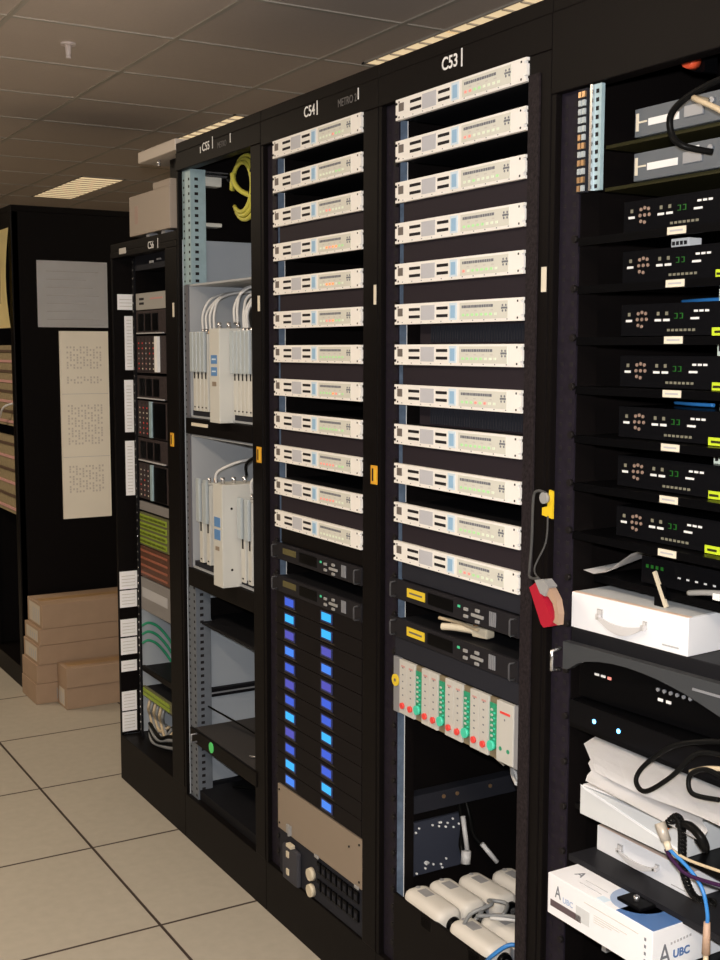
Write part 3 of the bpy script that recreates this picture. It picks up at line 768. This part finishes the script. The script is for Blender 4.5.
for i in range(6):
    a = .10+.028*i
    cable([(.10, Y56-a, .36), (.07, Y56-a-.02, .30), (.09, Y56-a+.02, .25), (.08, Y56-a-.05, .205+.01*(i % 3)), (.10, Y56-a-.09, .25)], .006, BCAB if i % 2 == 0 else GRCAB,
          ('beige', 'grey')[i % 2] + f' tangled cable hanging {("lowest left", "left", "centre left", "centre", "centre right", "right")[i]} below the low lime patch panel')
for i in range(4): cable([(.08, Y56-.10, .19+.012*i), (.06, Y56-.19-.02*i, .182+.012*i), (.08, Y56-.30, .19+.014*i), (.09, Y56-.42, .22+.012*i)], .007, (GRCAB, KCAB)[i % 2], ('grey', 'black')[i % 2] + f' cable sagging at the bottom of the far rack, {("lowest", "second", "third", "highest")[i]} of four')

# things on top of C56
t = thing('metal_box', 'flat beige metal box standing on top of the shorter far rack', 'box', (-.0, 3.845, 1.9852))
MB().box(.0, .05, -.19, .185, .012, .146, mat('taupe_metal', (.37, .31, .26), .5), .002).build('box_body', t)
MB().box(-.001, 0, .10, .13, .05, .11, mat('faded_red_print', (.40, .29, .25), .6)).build('faded_print', t)
MB().box(.01, .04, .02, .05, .0, .012, SILV).box(.01, .04, -.12, -.09, .0, .012, SILV).build('foot', t)
MB().box(.005, .045, -.18, -.03, .146, .170, mat('taupe_metal', (.37, .31, .26), .5), .003).build('upper_ledge', t)
o = MB().box(.06, .36, 3.62, 3.80, 1.9855, 2.232, BLK, .002).build('cable_riser_box'); tag(o, 'tall black riser box behind the beige box on the far rack', 'box')
t = thing('cable_trunking', 'short white trunking piece projecting beside the top of rack C55', 'trunking', (0, 3.60, 2.2325))
MB().box(.0, .12, .003, .335, 0, .036, mat('trunk_white', (.62, .55, .48), .5), .003).build('trunk_body', t)
MB().cyl((.03, .22, -.02), (.03, .22, 0), .006, CHR).build('hanging_screw', t)

# ------------------------------------------------------------------ far cabinet with papers
t = thing('server_cabinet', 'large black cabinet standing beyond the rack row with papers taped on its side', 'cabinet', (0, 5.6, 0))
MB().box(0, .95, 0, .012, .10, 2.24, BLK, .002).build('side_panel', t)
MB().box(0, .95, .588, .6, .10, 2.24, BLK, .002).build('side_panel', t)
MB().box(-.002, .95, 0, .6, 2.24, 2.268, BLK, .002).build('top_panel', t)
MB().box(-.002, .95, -.002, .6, 0, .10, BLK, .002).build('base_plinth', t)
MB().box(.94, .95, .012, .588, .10, 2.24, BLK).build('rear_panel', t)
MB().box(-.004, .03, 0.0, .055, .10, 2.24, BLK, .003).build('corner_post', t); MB().box(-.004, .03, .545, .6, .10, 2.24, BLK, .003).build('corner_post', t)
MB().box(.0, .03, .055, .545, 2.17, 2.24, BLK).build('header', t)
for z0, z1, n, lb in ((1.25, 1.63, 8, 'upper tan patch panel block in the front of the far black cabinet'), (.83, 1.20, 6, 'lower tan patch panel block in the front of the far black cabinet')):
    q = thing('patch_bay', lb, 'patch panel', (.006, 5.657, z0))
    MB().box(0, .02, 0, .485, 0, z1-z0, mat('tan_panel', (.30, .24, .14), .6, noise=.4, nscale=50)).build('face_panel', q)
    for i in range(n):
        z = (z1-z0)*(i+.3)/n
        MB().box(-.006, 0, .01, .475, z, z+.012, mat('tan_dark_row', (.10, .06, .04), .6) if i % 2 else INKR).build('port_row', q)
def rows_plane(x0, x1, z0, z1, nx, nz, f):
    return [[(x0+(x1-x0)*i/nx, f(i/nx, j/nz), z0+(z1-z0)*j/nz) for i in range(nx+1)] for j in range(nz+1)]
t = thing('taped_paper', 'white landscape paper sheet taped high on the side of the far black cabinet', 'paper sheet', (0, 5.6, 0))
MB().sheet(rows_plane(.108, .445, 1.714, 2.022, 8, 6, lambda a, b: -.004-.004*math.sin(a*3.1)), PAPER, .0008).build('sheet', t)
m = MB()
for j in range(7): m.box(.15, .40-.03*(j % 3), -.0105, -.0098, 1.75+j*.037, 1.7515+j*.037, INKF)
m.build('print', t)
t = thing('taped_paper', 'long cream paper chart taped below the white sheet on far black cabinet', 'paper sheet', (0, 5.6, 0))
MB().box(.205, .442, -.0076, -.0005, .806, 1.697, PAPERW).build('sheet', t)
m = MB()
for zt, zb in ((1.64, 1.52), (1.49, 1.45), (1.36, 1.16), (1.07, .93)):
    for j in range(11):
        for q in range(int((zt-zb)/.012)):
            if (j*7+q*5) % 9 < 6: m.box(.238+j*.016, .246+j*.016, -.0082, -.0076, zb+q*.012, zb+q*.012+.009, mat('pale_ink', (.66, .60, .53), .8))
m.box(.212, .436, -.0086, -.0076, 1.40, 1.402, INKF).box(.212, .436, -.0086, -.0076, 1.10, 1.102, INKF)
m.build('print', t)
t = thing('hanging_paper', 'yellow curling paper hanging on the front of the far black cabinet', 'paper sheet', (0, 0, 0))
rows = []
for j in range(9):
    z = 2.165-j*.455/8
    rows.append([(-.012-.018*math.sin(j/8*3)*(1-i/5), 5.612+i*.075+.0, z) for i in range(6)])
MB().sheet(rows, PAPERY, .001).build('sheet', t)
m = MB()
for j in range(4): m.box(-.036, -.0345, 5.69+j*.09, 5.70+j*.09, 1.82, 2.08, mat('brown_ink', (.45, .38, .18), .8))
m.build('print', t)
cable([(.006, 5.67, 1.36), (-.03, 5.72, 1.34), (-.03, 5.80, 1.29), (-.02, 5.88, 1.26)], .005, WCAB, 'white cable crossing the upper tan patch panel of far cabinet')

# cardboard boxes
def carton(x0, y0, z0, lx, ly, lz, label, rz=0., lab=True):
    t = thing('cardboard_box', label, 'cardboard box', (x0, y0, z0), rz, 'brown cartons on the floor')
    MB().box(0, lx, 0, ly, 0.0005, lz, CARD, .003).build('carton', t)
    MB().box(.02, lx-.02, ly/2-.03, ly/2+.03, lz, lz+.0006, CARDT).build('tape', t)
    if lab:
        m = MB().box(-.001, 0, .03, ly-.03, .012, lz-.012, CARDL)
        for i in range(4): m.box(-.0014, -.001, .045+i*.03, .055+i*.03, .02, lz-.03, INK)
        m.build('shipping_label', t)
    return t
carton(-.022, 5.325, 0, .75, .24, .094, 'brown carton on the floor at the bottom of the tall rear stack', lab=False)
carton(-.016, 5.325, .0945, .75, .24, .088, 'brown carton second from the floor in the rear stack', .01, lab=False)
carton(-.006, 5.318, .183, .75, .24, .088, 'brown carton in the middle of the five-high rear stack', .02)
carton(.000, 5.318, .2715, .75, .24, .076, 'brown carton second from the top of the rear stack', .015)
carton(.012, 5.318, .348, .75, .24, .112, 'topmost thick brown carton of the rear stack', 0)
carton(.074, 5.175, 0, .7, .138, .1, 'lower brown carton of the short front pair, label on its end')
carton(.074, 5.168, .1005, .7, .146, .09, 'upper brown carton of the short front pair', 0, lab=False)

# ------------------------------------------------------------------ tool hanging on post
t = thing('hand_tool', 'red hand tool with tan curved handle hanging from a yellow tag by C53', 'hand tool', (-.045, 1.735, 1.110))
bz = MB(); bz.prism([(-.006, .070), (.018, .086), (.076, .012), (.070, -.002), (.045, -.010), (.036, -.004)], -.010, .010, REDT)
ro = bz.build('red_body', t)
hb = MB(); hb.prism([(.036, .084), (.066, .078), (.084, .058), (.092, .030), (.090, .004), (.074, .008), (.080, .016), (.079, .032), (.072, .048), (.058, .060), (.042, .062)], -.008, .008, SKIN)
hb.build('curved_handle', t)
MB().prism([(.014, .090), (.044, .096), (.062, .084), (.050, .060), (.034, .064)], -.012, .012, GREYT).build('grey_cap', t); t.scale = (.85, .85, .85)
t = thing('tool_holder', 'yellow tag on the post with a grey cord hanging from it', 'tool holder', (0, 1.765, 1.30))
MB().prism([(.0, .0), (.03, -.004), (.030, .048), (.02, .05), (.015, .018), (0, .014)], -.006, -.002, mat('bright_yellow', (.80, .55, .02), .45)).build('yellow_tag', t)
MB().cyl((-.014, -.012, .034), (-.006, -.012, .034), .011, GREYT, seg=12).build('clip', t)
MB().tube([(-.010, -.015, .044), (-.014, .004, .046), (-.016, .014, .030), (-.018, .014, -.05), (-.025, .010, -.10), (-.04, -.01, -.115), (-.045, -.042, -.112)], .0028, GRCAB2).tube([(-.008, -.020, .0), (-.012, -.020, -.05), (-.03, -.010, -.10), (-.044, -.050, -.116)], .0018, GRCAB2).build('cord', t)

# ------------------------------------------------------------------ C52
Y52 = YB[52]
TXT_R = mat('receiver_print', (.20, .19, .14), .6)
LETT2 = mat('white_marks', (.8, .8, .8), .5)
def shelf52(z, label, x0=0., th=.006, m=BLK2, lip=.008, s0=.082):
    t = thing('rack_shelf', label, 'shelf', (0, Y52, z))
    MB().sb(s0, .546, -th, 0, x0+.002, .55, m).build('shelf_plate', t)
    MB().sb(s0-.001, .546, -th-lip, 0, x0, x0+.002, m).build('front_edge', t)
    return t
def make_receiver():
    t = thing('satellite_receiver', '', 'receiver')
    w = .36
    MB().sb(0, w, .002, .056, .003, .26, BLK2, .002).build('casing', t)
    MB().sb(0, w, .002, .056, 0, .003, mat('receiver_gloss', (.005, .005, .006), .2)).build('face_panel', t)
    for s in (.005, .075, .095):
        m = MB().sb(s+.008, s+.022, .026, .030, -.0015, 0, LETT2)
        m.sb(s+.012, s+.018, .036, .042, -.0008, 0, TXT_R); m.build('button', t)
    for i, (ds, dz) in enumerate(((0, 0), (-.011, .0), (.011, 0), (0, .012), (0, -.012), (.009, .010), (-.009, .010), (-.009, -.010))):
        MB().cyl((-.002, -(.052+ds), .030+dz), (0, -(.052+ds), .030+dz), .0030, mat('rose_button', (.36, .25, .20), .35, .2), seg=10).build('keypad_button', t)
    m = MB()
    for a in (.128, .140): m.sb(a, a+.006, .030, .031, -.001, 0, L_DG).sb(a, a+.006, .038, .039, -.001, 0, L_DG).sb(a+.0055, a+.007, .030, .039, -.001, 0, L_DG)
    m.build('digits', t)
    m = MB()
    for i in range(3): m.sb(.172+i*.012, .180+i*.012, .040, .0435, -.0012, 0, LETT2)
    m.sb(.165, .183, .028, .0315, -.0015, 0, LETT2); m.build('indicator', t)
    m = MB()
    for i in range(7): m.sb(.112+i*.0095, .118+i*.0095, .009, .013, -.0008, 0, TXT_R)
    m.build('print', t)
    return t
REC = make_receiver()
RZ = [1.845, 1.760, 1.668, 1.580, 1.491, 1.404, 1.314]
rn = ['topmost', 'second from top', 'third from top', 'middle', 'third from bottom', 'second from bottom', 'lowest']
back_lab = ['dark', 'white ribbed', 'blue edged', 'pale', 'blue', 'grey', 'grey']
for i, z in enumerate(RZ):
    zs = z-.0345
    sh = shelf52(zs, f'thin black shelf under the {rn[i]} black receiver in the right rack')
    MB().sb(.302, .343, -.012, .000, -.0015, -.0002, CREAM).sb(.308, .337, -.0075, -.0045, -.0018, -.0015, INK).build('white_label', sh)['label'] = 'small white label'
    o = REC if i == 0 else copy_tree(REC)
    o.location = (.03, Y52-.165, zs)
    tag(o, f'black receiver with keypad and green digits, {rn[i]} of seven in the right rack', 'receiver', 'black receivers in the right rack')
    if i >= 1:
        MB().sb(.212+.004*(i % 2), .245, .001, .014, -.0012, 0, YELG).sb(.218, .238, .005, .009, -.0016, -.0012, OLIVE).build('lime_sticker', o)['label'] = 'lime green sticker'
# things glimpsed above receivers: small backs on receivers
for i, (s, w, h, mm, lb) in {1: (.20, .04, .016, WBOXG, 'ribbed white connector block'), 2: (.31, .10, .020, L_PAL, 'white terminal block'), 3: (.31, .12, .026, L_PAL, 'white terminal block'),
                         4: (.32, .12, .020, L_PAL, 'white terminal block'), 5: (.31, .10, .016, WBOXG, 'pale terminal block')}.items():
    zt = RZ[i]-.0345+.0562
    t = thing('terminal_block', f'{lb} resting on the {rn[i]} black receiver', 'terminal block', (.05, Y52-s-.06, zt))
    m2 = mat('terminal_white', (.75, .85, .75), .5)
    MB().sb(0, w, 0, h, 0, .03, m2 if i != 1 else WBOXG, .001).build('block', t)
    for j in range(4): MB().sb(.004+j*.024 if w > .05 else .003+j*.009, (.004+j*.024 if w > .05 else .003+j*.009)+.006, h*.3, h*.7, -.001, 0, SLOT).build('terminal', t)
for i, s in ((2, .30), (4, .29)):
    cable([(.12, Y52-s+.08, RZ[i]+.0275), (.10, Y52-s+.02, RZ[i]+.0275), (.10, Y52-s-.03, RZ[i]+.0275)], .0035, BLCAB, f'short blue cable on top of the {rn[i]} black receiver')
# grey devices on top
for z, lb in ((1.978, 'upper slate grey device with white label strip at top of right rack'), (1.903, 'lower slate grey device with white label strip at top of right rack')):
    shelf52(z-.0005, 'olive shelf carrying the ' + lb.split(' with')[0], .06, m=OLIVE, lip=.0)
    t = thing('tape_drive', lb, 'grey device', (.05, Y52-.165, z), 0, 'slate grey devices')
    MB().sb(0, .37, 0.0005, .048, .004, .26, DEVG2, .002).build('casing', t)
    MB().sb(0, .37, 0.0005, .048, 0, .004, DEVG, .001).build('face_panel', t)
    MB().sb(.004, .010, .010, .040, -.0015, 0, CREAM).sb(.010, .03, .023, .026, -.001, 0, CREAM).build('bracket_mark', t)
    MB().sb(.034, .105, .016, .028, -.0015, 0, LETT2).build('white_label', t)
    MB().sb(.118, .160, .015, .034, -.003, 0, SILV, .001).build('tape_door', t)
    MB().sb(.142, .152, .038, .042, -.001, 0, LETT2).build('indicator', t)
    MB().cyl((-.004, -.178, .034), (0, -.178, .034), .005, SILV, seg=12).build('socket', t)
for i, (yy, zz, xx) in enumerate(((.30-.13, 2.0, .30), (.17, 1.93, .30))):
    o = MB().sb(.10, .16, 0, .022, xx, xx+.1, mat('dull_red', (.25, .01, .015), .4), .002).build('red_connector'); o.location = (0, Y52, zz)
    tag(o, ('upper', 'lower')[i] + ' dull red connector behind the slate grey devices', 'connector')
cable([(.0, 1.325, 2.028), (-.012, 1.36, 2.022), (-.02, 1.41, 2.006), (-.02, 1.443, 1.985), (-.015, 1.445, 1.955), (-.01, 1.425, 1.935), (.03, 1.40, 1.925)], .0055, KCAB, 'black cable looping down in front of the two slate grey devices')
cable([(.02, 1.405, 2.005), (-.03, 1.385, 2.0), (-.04, 1.33, 1.975), (-.04, 1.27, 1.94)], .0045, BCAB, 'beige cable plugged into the upper slate grey device')
t = thing('indicator_lamp', 'orange red round lamp under the header of the right rack', 'lamp', (.10, 1.512, 2.095))
MB().cyl((-.02, 0, 0), (0, 0, 0), .012, mat('red_lens', (.75, .10, .04), .35), .014, seg=16).build('lens', t)
MB().cyl((0, 0, 0), (.03, 0, 0), .016, BLK2, seg=16).build('socket', t)
MB().sb(.012, .022, -.02, .06, -.0, .03, BLK2).build('bracket', t)
# hmm lower shelf with receiver eight
shelf52(1.194, 'black shelf just above the white handled box in the right rack', .055, .008, lip=.006)
t = thing('set_top_box', 'small black set-top box under loose white paper in the right rack', 'set-top box', (.07, 1.575, 1.1945))
MB().sb(0, .30, .002, .050, .003, .22, BLK2, .003).build('casing', t)
MB().sb(0, .30, .002, .050, 0, .003, mat('receiver_gloss', (.008, .008, .009), .12)).build('face_panel', t)
m = MB()
for i in range(4): m.sb(.012+i*.012, .018+i*.012, .03, .036, -.001, 0, L_DG)
m.build('digits', t)
for i in range(5): MB().sb(.09+i*.02, .096+i*.02, .022, .025, -.001, 0, LETT2).build('button', t)
t = thing('loose_paper', 'curved white paper lying over the small black set-top box', 'paper sheet', (0, 0, 0))
rows = []
prof = [(1.685, 1.204), (1.66, 1.200), (1.63, 1.208), (1.605, 1.228), (1.575, 1.2495), (1.53, 1.262), (1.47, 1.268), (1.44, 1.262)]
for k in range(6):
    xx = .045+k*.035
    rows.append([(xx+(p-4)*.004, yy, zz+.0075*k*math.sin(math.pi*min(1, (p+.6)/6))) for p, (yy, zz) in enumerate(prof)])
MB().sheet(rows, PAPER, .0025).build('sheet', t)
t = thing('acrylic_plaque', 'thin beige edged plaque leaning on the white handled box', 'plaque', (.045, 1.487, 1.166), 0)
R1 = Matrix.Rotation(math.radians(-28), 4, 'X')
MB().box(0, .004, -.004, .004, 0.002, .068, BEIGEK, mtx=R1).build('edge_strip', t)
MB().box(.001, .003, .004, .03, 0.0, .04, BLK2).build('dark_pane', t)
t = thing('pliers', 'grey hand tool lying beside the small black set-top box', 'tool', (.06, 1.42, 1.1945))
MB().tube([(0, .03, .004), (-.002, -.01, .012), (.0, -.06, .018), (.01, -.10, .016)], .005, GREYT).build('grip', t)
MB().box(-.008, .002, -.045, -.030, .004, .016, LETTER, .002).build('white_pivot', t)
# white handled box
def handled_box(loc, rz, ly, lx, lz, label):
    t = thing('carry_box', label, 'box', loc, rz, 'white boxes with handles')
    MB().box(0, lx, -ly, 0, 0, lz, WBOX, .0015).build('carton', t)
    MB().box(.012, lx-.01, -ly+.004, -.004, lz, lz+.0006, WBOXG).box(0.001, .012, -ly+.002, -.002, lz, lz+.0008, PINKE).build('lid', t)  # lid painted greyer: weaker light on the upward face put into its colour
    h = MB(); y1, y2 = -ly*.27, -ly*.66
    pts = [(-.004, y1, lz*.52), (-.010, y1-.006, lz*.34), (-.014, (y1+y2)/2, lz*.24), (-.010, y2+.006, lz*.34), (-.004, y2, lz*.52)]
    up = []; lo = []
    for i in range(13):
        a = i/12; yy = y1+(y2-y1)*a; dz = lz*.30*math.sin(math.pi*a)
        up.append((-yy, lz*.52-dz*.45)); lo.append((-yy, lz*.44-dz))
    h.prism(up+lo[::-1], -.010, -.006, HNDL)
    for yy in (y1, y2): h.box(-.010, -.003, yy-.004, yy+.004, lz*.42, lz*.56, HNDL)
    h.box(-.004, 0, y1-.006, y1+.006, lz*.45, lz*.70, GREYT, .001).box(-.004, 0, y2-.004, y2+.004, lz*.45, lz*.66, GREYT, .001)
    h.build('handle', t)
    m = MB()
    for i in range(6): m.box(-.0006, 0, -ly*(.82+i*.022), -ly*(.815+i*.022)+.004, lz*.14, lz*.18, INK)
    m.build('print', t)
    return t
handled_box((.002, 1.684, 1.100), math.radians(4.5), .272, .25, .066, 'glossy white box with curved handle on the arched grey device')
# arched device
t = thing('amplifier', 'dark grey arched front device with chrome handle under the white handled box', 'rack device', (-.012, 1.685, 1.012), math.radians(5))
MB().sb(0.005, .42, .040, .0875, .012, .30, mat('arch_top', (.012, .012, .014), .4), .003).build('casing', t)
arch = [(0, .010), (.014, .012), (.022, .018), (.04, .029), (.06, .036), (.09, .042), (.12, .045), (.155, .046), (.19, .044), (.22, .041), (.25, .036), (.28, .030), (.31, .022), (.34, .013), (.37, .004), (.42, -.004), (.42, .062), (0, .062)]
MB().prism(arch, -.004, .012, mat('arch_face', (.05, .053, .057), .4)).build('arched_bezel', t)
MB().sb(.01, .41, -.045, .040, .030, .26, BLK2, .002).build('inner_panel', t)
m = MB()
for i in range(6): m.cyl((.026, -(.20+i*.014), .012), (.030, -(.20+i*.014), .012), .0035, SILV, seg=8)
m.build('knobs', t)
for s in (.05, .066, .20, .218): MB().sb(s, s+.010, .004 if s < .1 else -.008, .008 if s < .1 else -.003, .028, .030, LETTER).build('button', t)
MB().sb(.082, .09, .003, .008, .028, .030, L_RED).build('red_led', t)
MB().tube([(-.004, .006, .008), (-.026, .006, .010), (-.026, .006, .045), (-.004, .006, .048)], .004, CHR, sub=1).build('handle', t)
MB().sb(.30, .40, .040, .044, -.006, -.004, SILV).build('trim_strip', t)
# black device with blue LEDs
t = thing('media_player', 'black box with two glowing blue lights above the white papers', 'rack device', (0, 1.682, .918))
MB().sb(0, .44, .0, .045, .004, .28, BLK2, .002).build('casing', t)
MB().sb(0, .44, .0, .045, 0.0, .004, mat('player_face', (.004, .004, .005), .2)).build('face_panel', t)
for s in (.070, .134): MB().cyl((-.0015, -s, .020), (0, -s, .020), .0042, L_BLU, seg=12).build('blue_led', t)
shelf52(.9175, 'black shelf under the black box with blue lights', .003, .005, lip=.003)
# stack of papers
t = thing('paper_stack', 'stack of loose white papers sagging over the edge of the shelf', 'papers', (0, 0, 0))
for n in range(4):
    rows = []
    for k in range(7):
        fx = k/6
        xx = .045-fx*(.135-.01*n)+.006*n
        row = []
        for p in range(11):
            fy = p/10
            yl = 1.640-.052*fx if fx < .5 else 1.614-.216*(fx-.5); yy = yl-.012*n-fy*(.45-(1.640-yl)*.4)
            zz = .902-.0065*n-.009*fx*fx-.004*math.sin(fy*7+n)*fx-.010*max(0, fy-.55)
            row.append((xx, yy, zz))
        rows.append(row)
    MB().sheet(rows, PAPER, .003 if n == 0 else .002).build('sheet', t)
MB().sheet([[(-.030-.078*k/4, 1.585-.078*(k/4)+.006*math.sin(k*2.2)-.045*p, .882-.003*k/4-.002*p) for p in range(7)] for k in range(5)], PAPER, .004).build('sheet', t)
m = MB()
for i in range(7): m.box(-.02-.004*(i % 2), -.012-.004*(i % 2), 1.36-i*.014, 1.368-i*.014, .8985, .8995, INK)
m.build('print', t)
# binder and box on lower shelves
shelf52(.787, 'black shelf under the open white folder box', -.03, .005, lip=.006, s0=.14)
t = thing('folder_box', 'white open folder box below the loose papers, orange cable on it', 'folder box', (-.058, 1.580, .7875), math.radians(1.5))
MB().box(0, .26, -.235, 0, 0, .052, WBOXG, .0012).build('tray', t)
MB().prism([(0, .054), (.235, .018), (.235, .014), (.012, .048)], -.001, .0, WBOX).build('folded_edge', t)
R2m = Matrix.Rotation(math.radians(6), 4, 'Y')
MB().box(0, .25, -.235, -.01, .053, .056, WBOX, mtx=Matrix.Rotation(math.radians(-2.5), 4, 'X')).build('lid', t)
sk = shelf52(.700, 'black shelf under the lower white handled box', -.055, .010, mat('shelf_dark_grey', (.016, .016, .019), .4), lip=.002, s0=.155)
handled_box((.002, 1.600, .7005), 0, .235, .25, .046, 'lower white box with curved handle on the dark shelf')
# UBC box
shelf52(.616, 'black shelf supporting the printed white and blue box', -.04, .006, lip=.006, s0=.15)
t = thing('product_box', 'white product box with blue top and UBC lettering projecting from the right rack', 'printed box', (-.123, 1.586, .6165), math.radians(.5))
LY, LX, LZ = .257, .30, .0735
MB().box(0, LX, -LY, 0, 0, LZ, WBOX, .0012).build('carton', t)
lettering('A', .032, TXTG, t, .020, .036, -.0004, sx=.7); lettering('UBC', .014, PBLUE2, t, .040, .034, -.0004)
MB().box(-.0006, 0, -.088, -.008, .016, .028, PGREY).build('dark_bar', t)
m = MB().box(-.0006, 0, -.225, -.095, .0565, .058, INKF)
for i in range(4): m.box(-.0006, 0, -.20+.018*i, -.12, .044-i*.004, .0452-i*.004, INKF)
m.box(-.0006, 0, -.11, -.075, .018, .044, WBOXG)
for z in (.052, .040, .028, .016): m.box(-.0006, 0, -.243, -.239, z, z+.005, TXTG)
m.build('small_print', t)
lettering('A', .026, TXTG, t, .030, LZ+.0003, .034, face='top', sx=1.)
m = MB()
for i in range(2): m.box(.020+i*.014, .0215+i*.014, -.115, -.060, LZ, LZ+.0005, INK)
m.build('top_print', t)
m = MB()
for a0, a1, mt2 in ((.17, LY-.001, PBLUE), ):
    m.box(.002, .12, -a1, -a0, LZ, LZ+.0005, mt2)
m.cyl((.062, -.165, LZ), (.062, -.165, LZ+.0005), .05, PBLUE2, seg=32)
m.box(.004, .02, -.14, -.12, LZ, LZ+.0004, BLUEBW)
m.build('blue_print', t)
lettering('A', .050, TXTG, t, -LY-.0003, .012, .014, face='side', sx=.8); lettering('UBC', .019, PBLUE, t, -LY-.0003, .018, .046, face='side', off=.0006)
m = MB()
for i in range(7): m.box(.040+i*.007, .044+i*.007, -LY-.0006, -LY, .042+.0006*i, .046+.0006*i, INK)
m.build('side_print', t)
t = thing('cable_clip', 'dark metal clip lying on the printed white and blue box', 'clip', (-.075, 1.415, .6905))
MB().box(-.018, .018, -.028, .028, 0, .006, BLK2, .002).build('plate', t); MB().cyl((0, 0, .006), (0, 0, .014), .005, CHR).build('stud', t)
# cables at right
cable([(-.04, 1.24, 1.012), (-.06, 1.29, 1.004), (-.075, 1.345, .982), (-.08, 1.40, .935), (-.09, 1.408, .908), (-.10, 1.375, .903), (-.09, 1.33, .940), (-.07, 1.295, .985), (-.05, 1.25, .99)], .0042, KCAB, 'thick black cable looping over the loose white papers')
cable([(-.06, 1.24, .955), (-.07, 1.275, .965), (-.08, 1.30, .950), (-.085, 1.29, .925), (-.08, 1.24, .93)], .004, KCAB, 'short black cable loop at the right edge above the papers')
cable([(-.05, 1.255, .968), (-.06, 1.285, .962), (-.07, 1.31, .95)], .004, BCAB, 'short beige cable end above the papers')
cable([(-.02, 1.47, .853), (-.03, 1.42, .852), (-.045, 1.37, .851), (-.09, 1.335, .855)], .004, OCAB, 'orange cable lying on the white folder box')
# coiled cord
pts = []; ctrl = [Vector((-.10, 1.325, .865)), Vector((-.105, 1.298, .888)), Vector((-.11, 1.284, .868)), Vector((-.112, 1.280, .835)), Vector((-.112, 1.272, .80)), Vector((-.112, 1.25, .778)), Vector((-.112, 1.215, .785))]
N = 300
for i in range(N):
    f = i/(N-1)*(len(ctrl)-1); k = min(int(f), len(ctrl)-2); u = f-k
    P = [ctrl[max(k-1, 0)], ctrl[k], ctrl[k+1], ctrl[min(k+2, len(ctrl)-1)]]
    c = .5*((2*P[1])+(-P[0]+P[2])*u+(2*P[0]-5*P[1]+4*P[2]-P[3])*u*u+(-P[0]+3*P[1]-3*P[2]+P[3])*u**3)
    a = i*2*math.pi/9
    pts.append(c+Vector((math.cos(a)*.0055, math.sin(a)*.005, math.sin(a)*.003)))
tag(MB().tube(pts, .0022, KCAB, sub=1, seg=6).build('coiled_cord'), 'coiled black cord hanging in front of the white folder box', 'cable')
tag(MB().tube([(-.10, 1.30, .872), (-.11, 1.27, .885), (-.11, 1.245, .875), (-.10, 1.245, .855), (-.09, 1.27, .86)], .007, KCAB, seg=8).build('cable'), 'bunched thick black cable right of the coiled cord', 'cable')
t = thing('audio_connector', 'pale metal plug with blue cable hanging before the white folder box', 'connector', (-.12, 1.322, .873))
MB().cyl((0, 0, .0), (0, -.015, -.024), .009, mat('grey_beige_barrel', (.42, .38, .33), .4, .2), .008, seg=14).build('barrel', t)
MB().cyl((0, -.015, -.024), (0, -.022, -.036), .0055, BEIGEK, seg=12).build('sleeve', t)
cable([(-.12, 1.300, .838), (-.12, 1.256, .822), (-.12, 1.229, .800), (-.12, 1.218, .766), (-.12, 1.219, .75)], .0030, BLCAB, 'bright blue cable running down from the pale plug')
cable([(-.118, 1.309, .834), (-.122, 1.285, .822), (-.124, 1.25, .815), (-.12, 1.17, .826)], .0032, PCAB, 'dark purple cable sweeping right in front of the white boxes')
cable([(-.115, 1.305, .838), (-.118, 1.26, .835), (-.118, 1.17, .845)], .0025, BCAB, 'thin cream cable beside the purple cable')
t = thing('jack_plug', 'slim tan jack plug hanging on the blue cable at the lower right', 'connector', (-.12, 1.2185, .704))
MB().cyl((0, 0, 0), (0, 0, .05), .0065, SKIN, .005).cyl((0, 0, -.05), (0, 0, 0), .004, BCAB).build('barrel', t)

# parts under the product box
t = thing('metal_bracket', 'small silver bracket under the printed white box', 'bracket', (.02, 1.60, .50))
MB().box(0, .004, -.012, 0, 0, .10, SILV).box(.004, .03, -.012, 0, .0, .004, SILV).build('upright', t)
MB().box(0.0, .004, -.06, -.016, .06, .066, SILV).build('arm', t)

# ------------------------------------------------------------------ camera, flash, world
Fv = Vector((0.50385656, 0.85701024, -0.10799084)); Rv = Vector((0.86213521, -0.50667595, 0.00153719)); Uv = Vector((0.05339898, 0.09387723, 0.9941507))
cam = bpy.data.cameras.new('camera'); co = bpy.data.objects.new('camera', cam); COL.objects.link(co)
Mx = Matrix((Rv, Uv, -Fv)).transposed().to_4x4(); Mx.translation = Vector((-1.44411932, 0, 1.61057796)); co.matrix_world = Mx
cam.sensor_fit = 'VERTICAL'; cam.sensor_height = 36; cam.lens = 1197.14/960*36; cam.clip_start = .05
scene.camera = co
ld = bpy.data.lights.new('camera_flash', 'POINT'); ld.energy = 190; ld.shadow_soft_size = .02; ld.color = (1, .98, .96)
lo = bpy.data.objects.new('camera_flash', ld); COL.objects.link(lo); lo.location = (-1.44-.03, -.02, 1.61+.07)
w = bpy.data.worlds.new('world'); scene.world = w; w.use_nodes = True
w.node_tree.nodes['Background'].inputs[0].default_value = (1, .85, .7, 1); w.node_tree.nodes['Background'].inputs[1].default_value = .03
scene.view_settings.view_transform = 'Standard'; scene.view_settings.look = 'None'; scene.view_settings.exposure = 0; scene.view_settings.gamma = 1
